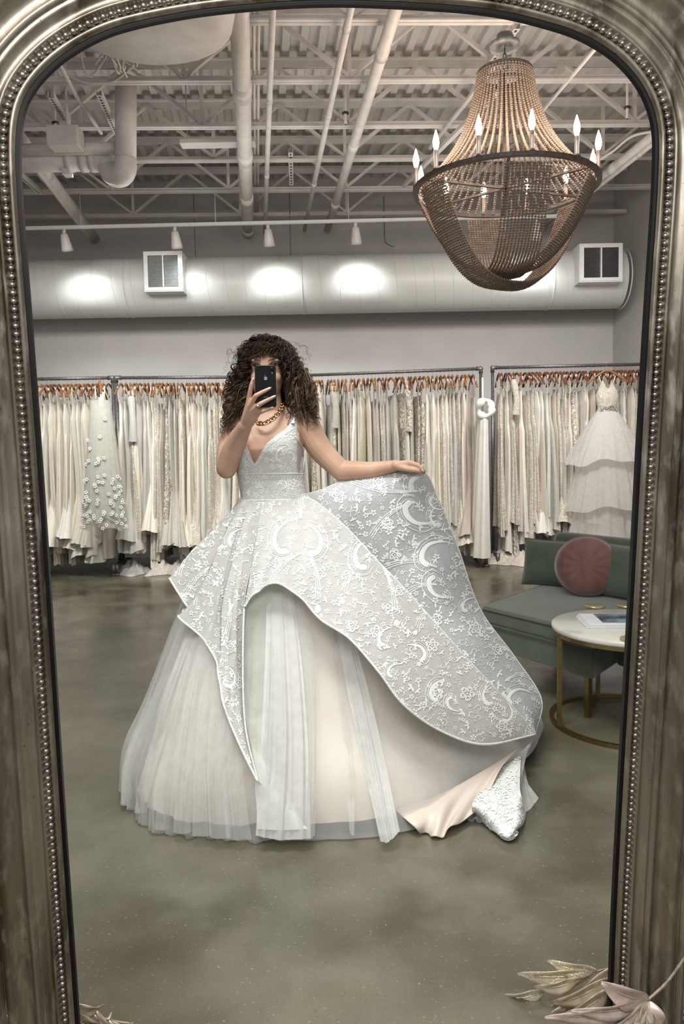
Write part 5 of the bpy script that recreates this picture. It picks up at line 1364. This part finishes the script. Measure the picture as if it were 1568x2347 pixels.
PAIS_C = cr_interp([(.42,-1.0,0),(.0,-.78,0),(-.34,-.42,0),(-.40,.05,0),(-.22,.38,0),(.04,.42,0)], 22)[:,:2]
PAIS_O = cr_interp([(.30,-1.15,0),(-.35,-.95,0),(-.72,-.30,0),(-.70,.30,0),(-.35,.75,0),(.15,.78,0),(.42,.45,0)], 40)[:,:2]
def paisley(E, x, y, sc, ang, flip=1):
    E.line(xf(PAIS_C, x,y,sc,ang,flip), list(np.interp(np.linspace(0,1,22),[0,.25,.7,1],[.04*sc,.12*sc,.24*sc,.27*sc]))); E.dot(*xf([(.04,.42)],x,y,sc,ang,flip)[0], .14*sc)
    E.line(xf(PAIS_O, x,y,sc,ang,flip), max(1.1,.035*sc)); E.line(xf(PAIS, x,y,sc,ang,flip)[:30], max(.9,.022*sc))
    flower(E, *xf([(.28,-.12)],x,y,sc,ang,flip)[0], .16*sc, ang)
    for k,(a,l) in enumerate(((.6,.3),(1.5,.34),(2.4,.3))): leaf(E, *xf([(.28,.02)],x,y,sc,ang,flip)[0], l*sc*.8, ang+a, .28)
def leaf(E, x, y, L, ang, wd=.3):
    p = [(0,0),(.3*L,wd*L*.5),(.65*L,wd*L*.42),(L,0),(.65*L,-wd*L*.42),(.3*L,-wd*L*.5)]; c,s_ = math.cos(ang),math.sin(ang)
    E.poly([(x+a*c-b_*s_, y+a*s_+b_*c) for a,b_ in p])
def flower(E, x, y, r_, ang=0, pet=5):
    for k in range(pet):
        a = ang+2*math.pi*k/pet
        if r_ > 11:
            cx, cy = x+math.cos(a)*r_*.66, y+math.sin(a)*r_*.66; E.line([(cx+math.cos(t)*r_*.30*(1+.2*math.cos(t*3)), cy+math.sin(t)*r_*.30) for t in np.linspace(0,2*math.pi,10)], r_*.17); E.dot(cx+math.cos(a)*r_*.1, cy+math.sin(a)*r_*.1, r_*.10)
        else: leaf(E, x+math.cos(a)*r_*.24, y+math.sin(a)*r_*.24, r_*.85, a, .72)
    E.dot(x, y, r_*.13)
def spray(E, x, y, L, ang, n=4, gr=None):
    pts = [(x+math.cos(ang+.5*t)*L*t, y+math.sin(ang+.5*t)*L*t) for t in np.linspace(0,1,8)]; E.line(pts, 1.2)
    for k in range(1,n+1):
        t = k/n; px_, py_ = pts[min(7,int(t*7))]
        for s_ in (-1,1): leaf(E, px_, py_, L*.30, ang+.5*t+s_*.95, .42)
    leaf(E, *pts[-1], L*.3, ang+.5, .42)
def stems(E, p0, p1, bend, n=3, sp=4.5):
    p0, p1 = np.array(p0,float), np.array(p1,float); d = p1-p0; nm = np.array([-d[1],d[0]])/np.linalg.norm(d)
    for k in range(n):
        o_ = (k-(n-1)/2)*sp; pts = [p0+d*t+nm*(bend*math.sin(math.pi*t)+o_*(.35+.9*t)) for t in np.linspace(0,1,26)]; E.line(pts, 1.7)
def scroll(E, x, y, r_, ang, flip=1):
    pts = [(x+flip*r_*(1-t*.8)*math.cos(ang+t*5), y+r_*(1-t*.8)*math.sin(ang+t*5)) for t in np.linspace(0,1,20)]; E.line(pts, 1.5)
def tulip(E, x, y, L, ang):
    for a in (-.35,0,.35): leaf(E, x, y, L, ang+a, .36)
def fill(E, inside, box, n, seed, avoid=(), rmin=15, smin=.8):
    g = np.random.default_rng(seed); pts = [(a[0],a[1],a[2]) for a in avoid]; x0,y0,x1,y1 = box; c = 0
    for _ in range(n*14):
        x, y = g.uniform(x0,x1), g.uniform(y0,y1)
        if not inside(x,y): continue
        if any((x-a)**2+(y-b_)**2 < (r_+rmin*.62)**2 for a,b_,r_ in pts): continue
        k = g.random(); A = g.uniform(0,6.28); S = g.uniform(smin,1.25)
        if k < .25: flower(E, x, y, 6.5*S, A); leaf(E, x+7*math.cos(A), y+7*math.sin(A), 10*S, A, .32); rr = 11
        elif k < .50: spray(E, x, y, 19*S, A, 4); rr = 10
        elif k < .60: flower(E, x, y, 5*S, A); rr = 7
        elif k < .78:
            for q in range(3): leaf(E, x, y, 10*S, A+q*1.3, .42)
            rr = 8
        elif k < .88: scroll(E, x, y, 9*S, A); E.dot(x+10,y-3,1.5); E.dot(x-9,y+5,1.5); rr = 10
        else:
            for q in range(7): E.dot(x+g.normal()*7, y+g.normal()*7, 1.25)
            rr = 8
        pts.append((x,y,rr)); c += 1
        if c >= n: break
    for _ in range(n*5):
        x, y = g.uniform(x0,x1), g.uniform(y0,y1)
        if inside(x,y): E.dot(x, y, g.uniform(.7,1.2))
def pip(poly):
    P_ = np.array(poly, float)
    def f(x, y):
        j = np.roll(np.arange(len(P_)),1); xi,yi,xj,yj = P_[:,0],P_[:,1],P_[j,0],P_[j,1]
        return bool((((yi>y)!=(yj>y)) & (x < (xj-xi)*(y-yi)/(yj-yi+1e-12)+xi)).sum() % 2)
    return f
F2poly = [p[:2] for p in ridge] + [p[:2] for p in F2hem[::-1]]
E2 = Emb([gF2])
pz = [(650,1245,48,-.15,1),(716,1250,46,.15,-1),(832,1282,46,-.1,1),(592,1235,30,.3,1)]
for p in pz: paisley(E2, *p)
stems(E2,(690,1190),(690,1130),0); stems(E2,(690,1268),(620,1338),10); stems(E2,(708,1265),(728,1372),-8); stems(E2,(855,1262),(788,1358),12); stems(E2,(872,1290),(905,1400),-8); stems(E2,(985,1400),(955,1440),6)
for t in ((728,1385,18,1.5),(788,1372,16,2.0),(908,1420,18,1.6),(955,1445,14,2.2)): tulip(E2, *t)
for f_ in ((636,1292,12),(733,1315,15),(797,1322,15),(745,1298,8),(913,1355,13),(863,1448,15),(808,1435,14),(990,1480,15),(1000,1590,15),(1070,1590,17),(1150,1665,14)): flower(E2, f_[0], f_[1], f_[2], f_[0]*.1)
for p in ((880,1465,30,.2,1),(960,1500,32,-.5,-1),(1000,1590,34,.1,1),(1035,1610,26,2.8,-1),(1120,1600,30,-.3,1),(1160,1640,28,.4,-1),(900,1540,26,.5,1)): paisley(E2, *p)
av = [(x,y,s*.7) for x,y,s,_,_ in pz] + [(690,1240,20)] + [(x,y,r_) for x,y,r_ in ((636,1292,14),(733,1315,16),(797,1322,16),(913,1355,14),(863,1448,16),(808,1435,15),(990,1480,16),(1070,1590,18))]
fill(E2, pip(F2poly), (555,1150,1230,1712), 520, 5, av, 8.5)
attach(E2.mb.build('lace_embroidery', thread), oF2)
EB = Emb([gB])
for p in ((960,1110,44,1.15,1),(995,1150,26,2.6,-1),(950,1170,52,.2+2.2,-1),(1000,1190,30,-.4,1),(985,1275,48,.5,1),(1000,1340,44,2.6,-1),(1070,1390,26,.4,1),(1120,1430,26,.2,-1),(1180,1600,36,.9,1)): paisley(EB, *p)
stems(EB,(955,1125),(810,1105),-10); stems(EB,(950,1150),(850,1230),14); stems(EB,(1000,1300),(880,1300),14); stems(EB,(1000,1340),(930,1360),8); stems(EB,(1160,1560),(1225,1560),-14)
for f_ in ((868,1105,15),(780,1140,14),(888,1200,14),(928,1220,10),(905,1272,14),(950,1250,8),(1000,1420,14),(1090,1440,14),(1140,1490,14)): flower(EB, f_[0], f_[1], f_[2], f_[0]*.1)
Bpoly = [p[:2] for p in Bout]+[p[:2] for p in ridge[::-1][:-2]]
fill(EB, pip(Bpoly), (700,1080,1245,1690), 400, 6, [(960,1110,26),(950,1170,30),(985,1275,30),(1000,1340,26)], 9)
attach(EB.mb.build('lace_embroidery', thread), oB)
E1 = Emb([gF1])
for p in ((475,1240,34,.7,1),(538,1240,30,.2,1),(525,1560,30,.3,-1),(572,1650,34,.1,1),(430,1370,22,2,1),(580,1740,20,.2,1)): paisley(E1, *p)
stems(E1,(450,1255),(410,1320),8); stems(E1,(528,1380),(515,1470),-5); stems(E1,(520,1500),(545,1470),4); stems(E1,(480,1300),(420,1370),5)
for f_ in ((505,1450,14),(548,1565,14),(505,1330,11),(455,1300,10),(540,1610,9)): flower(E1, f_[0], f_[1], f_[2])
F1poly = [(553,1145),(500,1200),(388,1325),(430,1398),(416,1419),(458,1458),(503,1528),(510,1605),(546,1700),(591,1790),(556,1600),(552,1480),(560,1392),(600,1149)]
fill(E1, pip(F1poly), (388,1145,602,1792), 260, 7, [], 9)
attach(E1.mb.build('lace_embroidery', thread), oF1)
# bodice appliqué
E0 = Emb([gBd], .003)
bp = [(543,1042),(560,1016),(574,1040),(584,1061),(600,1035),(630,1003),(672,972),(680,1040),(692,1086),(700,1143),(556,1143),(548,1090)]
for p in ((643,1045,24,.2,1),(665,1045,18,2.8,1),(600,1110,16,.1,1),(650,1112,16,-.1,-1),(568,1052,14,.2,1)): paisley(E0, *p)
sc_ = [(560,1018),(566,1026),(571,1038),(577,1050),(583,1060),(590,1052),(596,1043),(602,1034),(609,1024),(618,1014),(628,1006),(640,998),(652,990),(662,982),(670,976)]
for (x,y) in cr_interp([(a,b_,0) for a,b_ in sc_], 36)[:,:2]: E0.line([(x+math.cos(t)*3.6, y+4+math.sin(t)*3.6) for t in np.linspace(0,2*math.pi,9)], 1.6)
for x in np.linspace(560,692,19): E0.line([(x+math.cos(t)*4, 1094+math.sin(t)*4) for t in np.linspace(0,2*math.pi,9)], 1.6)
fill(E0, pip(bp), (540,970,705,1143), 150, 9, [], 4.5, .45)
attach(E0.mb.build('bodice_applique', thread), oBd)

E3 = Emb([gTL], .005)
fill(E3, lambda x, y: True, (1085,1735,1200,1922), 90, 12, [], 9)
attach(E3.mb.build('train_embroidery', thread))
# ================================================================== GOLDEN LEAF SPRAYS at the foot of the mirror
leaf_m = simple('champagne_leaf', (.62,.53,.40), (.44,.35,.24), .38, .35, scale=40, bmp=.2)
leaf_r = simple('rose_gold_leaf', (.66,.53,.46), (.52,.40,.34), .38, .3, scale=40, bmp=.2)
m, nt, b = mat_new('glitter_leaf'); cG, hG = noise_mix(nt, (.56,.48,.34), (.98,.94,.84), 420, 2, .56, .62); nt.links.new(cG, b.inputs['Base Color']); b.inputs['Roughness'].default_value=.3; b.inputs['Metallic'].default_value=.4; bump(nt, b, hG, .6, .002); leaf_g = m
twig_m = simple('gilded_twig', (.22,.17,.12), (.34,.28,.2), .5, .2, scale=80, bmp=.4)
def LP(px, py, out): d = ray(px, py); return CAM + d*((MD-out)/d.dot(nn))
def leaf3(parent, base, tip, wpx, out0, out1, mat, curl_=.012, inv=None):
    a, c = LP(*base, out0), LP(*tip, out1); ax = c-a; L = ax.length; t = ax.normalized(); s_ = t.cross(-nn).normalized(); n_ = s_.cross(t)
    w = wpx*1.22/1763*1.75/2; rows = []
    for j in range(15):
        u = j/14; ww = w*(math.sin(math.pi*min(1,u*.97+.015))**.75)*(1.15-.35*u); ctr = a+ax*u+n_*(curl_*math.sin(math.pi*u))
        rows.append([tuple(ctr+s_*ww*k+n_*(abs(k)*ww*.35+.002*math.sin(u*9+k*3))) for k in (-1,-.6,-.2,0,.2,.6,1)])
    mb = MB(); mb.grid(rows); mb.tube([a+ax*u+n_*(curl_*math.sin(math.pi*u)+.0005) for u in np.linspace(0,1,8)], [.0012]*7+[.0004], 5)
    o = mb.build('leaf', mat); o.parent = parent; o.matrix_parent_inverse = Matrix.Translation(-parent.location); mod_solid(o, .0008); return o
def twig(parent, pts, r_=.0022):
    mb = MB(); mb.tube(cr_interp([LP(x,y,o_) for x,y,o_ in pts], 30), r_, 7); o = mb.build('stem', twig_m); o.parent = parent; o.matrix_parent_inverse = Matrix.Translation(-parent.location)
def spray_thing(label, anchor): return thing('leaf_spray', label, 'decoration', LP(*anchor))
rv = spray_thing('cluster of glittery gold leaves seen in the mirror beside its lower right edge', (1400,2300,-.10))
twig(rv, [(1430,2205,-.05),(1401,2218,-.08),(1366,2226,-.10),(1330,2236,-.11)]); twig(rv, [(1430,2230,-.04),(1370,2262,-.08),(1320,2284,-.10),(1260,2300,-.12)])
for (bs_, tp, w_, o0, o1, mt) in (((1369,2224),(1255,2202),34,-.10,-.13,leaf_g),((1366,2227),(1186,2232),40,-.10,-.14,leaf_g),((1250,2270),(1151,2282),36,-.12,-.15,leaf_g),((1330,2283),(1197,2326),34,-.10,-.13,leaf_g),
    ((1350,2274),(1184,2340),36,-.11,-.15,leaf_m),((1402,2217),(1300,2288),38,-.06,-.09,leaf_m),((1400,2240),(1262,2300),40,-.05,-.08,leaf_m),((1404,2262),(1276,2335),40,-.04,-.06,leaf_m),((1330,2240),(1225,2262),30,-.09,-.11,leaf_m),((1398,2295),(1330,2350),34,-.04,-.06,leaf_m),((1300,2300),(1215,2352),34,-.08,-.11,leaf_g)):
    leaf3(rv, bs_, tp, w_, o0, o1, mt)
rr_ = spray_thing('rose gold leaf spray in front of the lower right frame', (1485,2292,.07))
twig(rr_, [(1600,2160,.05),(1568,2198,.055),(1530,2250,.065),(1485,2292,.075)], .0032)
for (tp, w_, o1, mt) in (((1378,2252),44,.10,leaf_r),((1309,2317),30,.12,leaf_r),((1249,2332),32,.12,leaf_r),((1345,2352),38,.10,leaf_r),((1408,2356),36,.09,leaf_r),((1452,2360),34,.09,leaf_m),((1512,2356),30,.09,leaf_r),((1380,2372),36,.10,leaf_r)):
    leaf3(rr_, (1484,2293), tp, w_, .075, o1, mt)
lv = spray_thing('small bronze leaves seen in the mirror beside its lower left edge', (180,2320,-.08))
twig(lv, [(150,2306,-.04),(180,2314,-.06),(214,2327,-.08),(262,2340,-.10),(300,2346,-.10)])
for (bs_, tp, w_, mt) in (((168,2303),(239,2303),28,leaf_m),((172,2322),(235,2345),34,leaf_m),((216,2327),(256,2321),14,leaf_m),((222,2318),(268,2352),14,leaf_r),((250,2340),(305,2344),16,leaf_g),((176,2340),(215,2358),30,leaf_r)):
    leaf3(lv, bs_, tp, w_, -.06, -.10, mt)
tl = spray_thing('bare thin twig beside the lower left frame', (6,2300,-.0))
twig(tl, [(-30,2270,.0),(2,2300,.0),(14,2325,.02),(38,2350,.03)], .0016); twig(tl, [(4,2302,.0),(9,2288,.0),(13,2270,.01),(11,2262,.01)], .0014)
tr_ = spray_thing('bare thin twig beside the lower right frame', (1560,2160,-.0))
twig(tr_, [(1556,2146,.0),(1563,2156,.0),(1575,2172,.0)], .0014); twig(tr_, [(1546,2300,.01),(1550,2325,.01),(1558,2352,.01)], .0016)
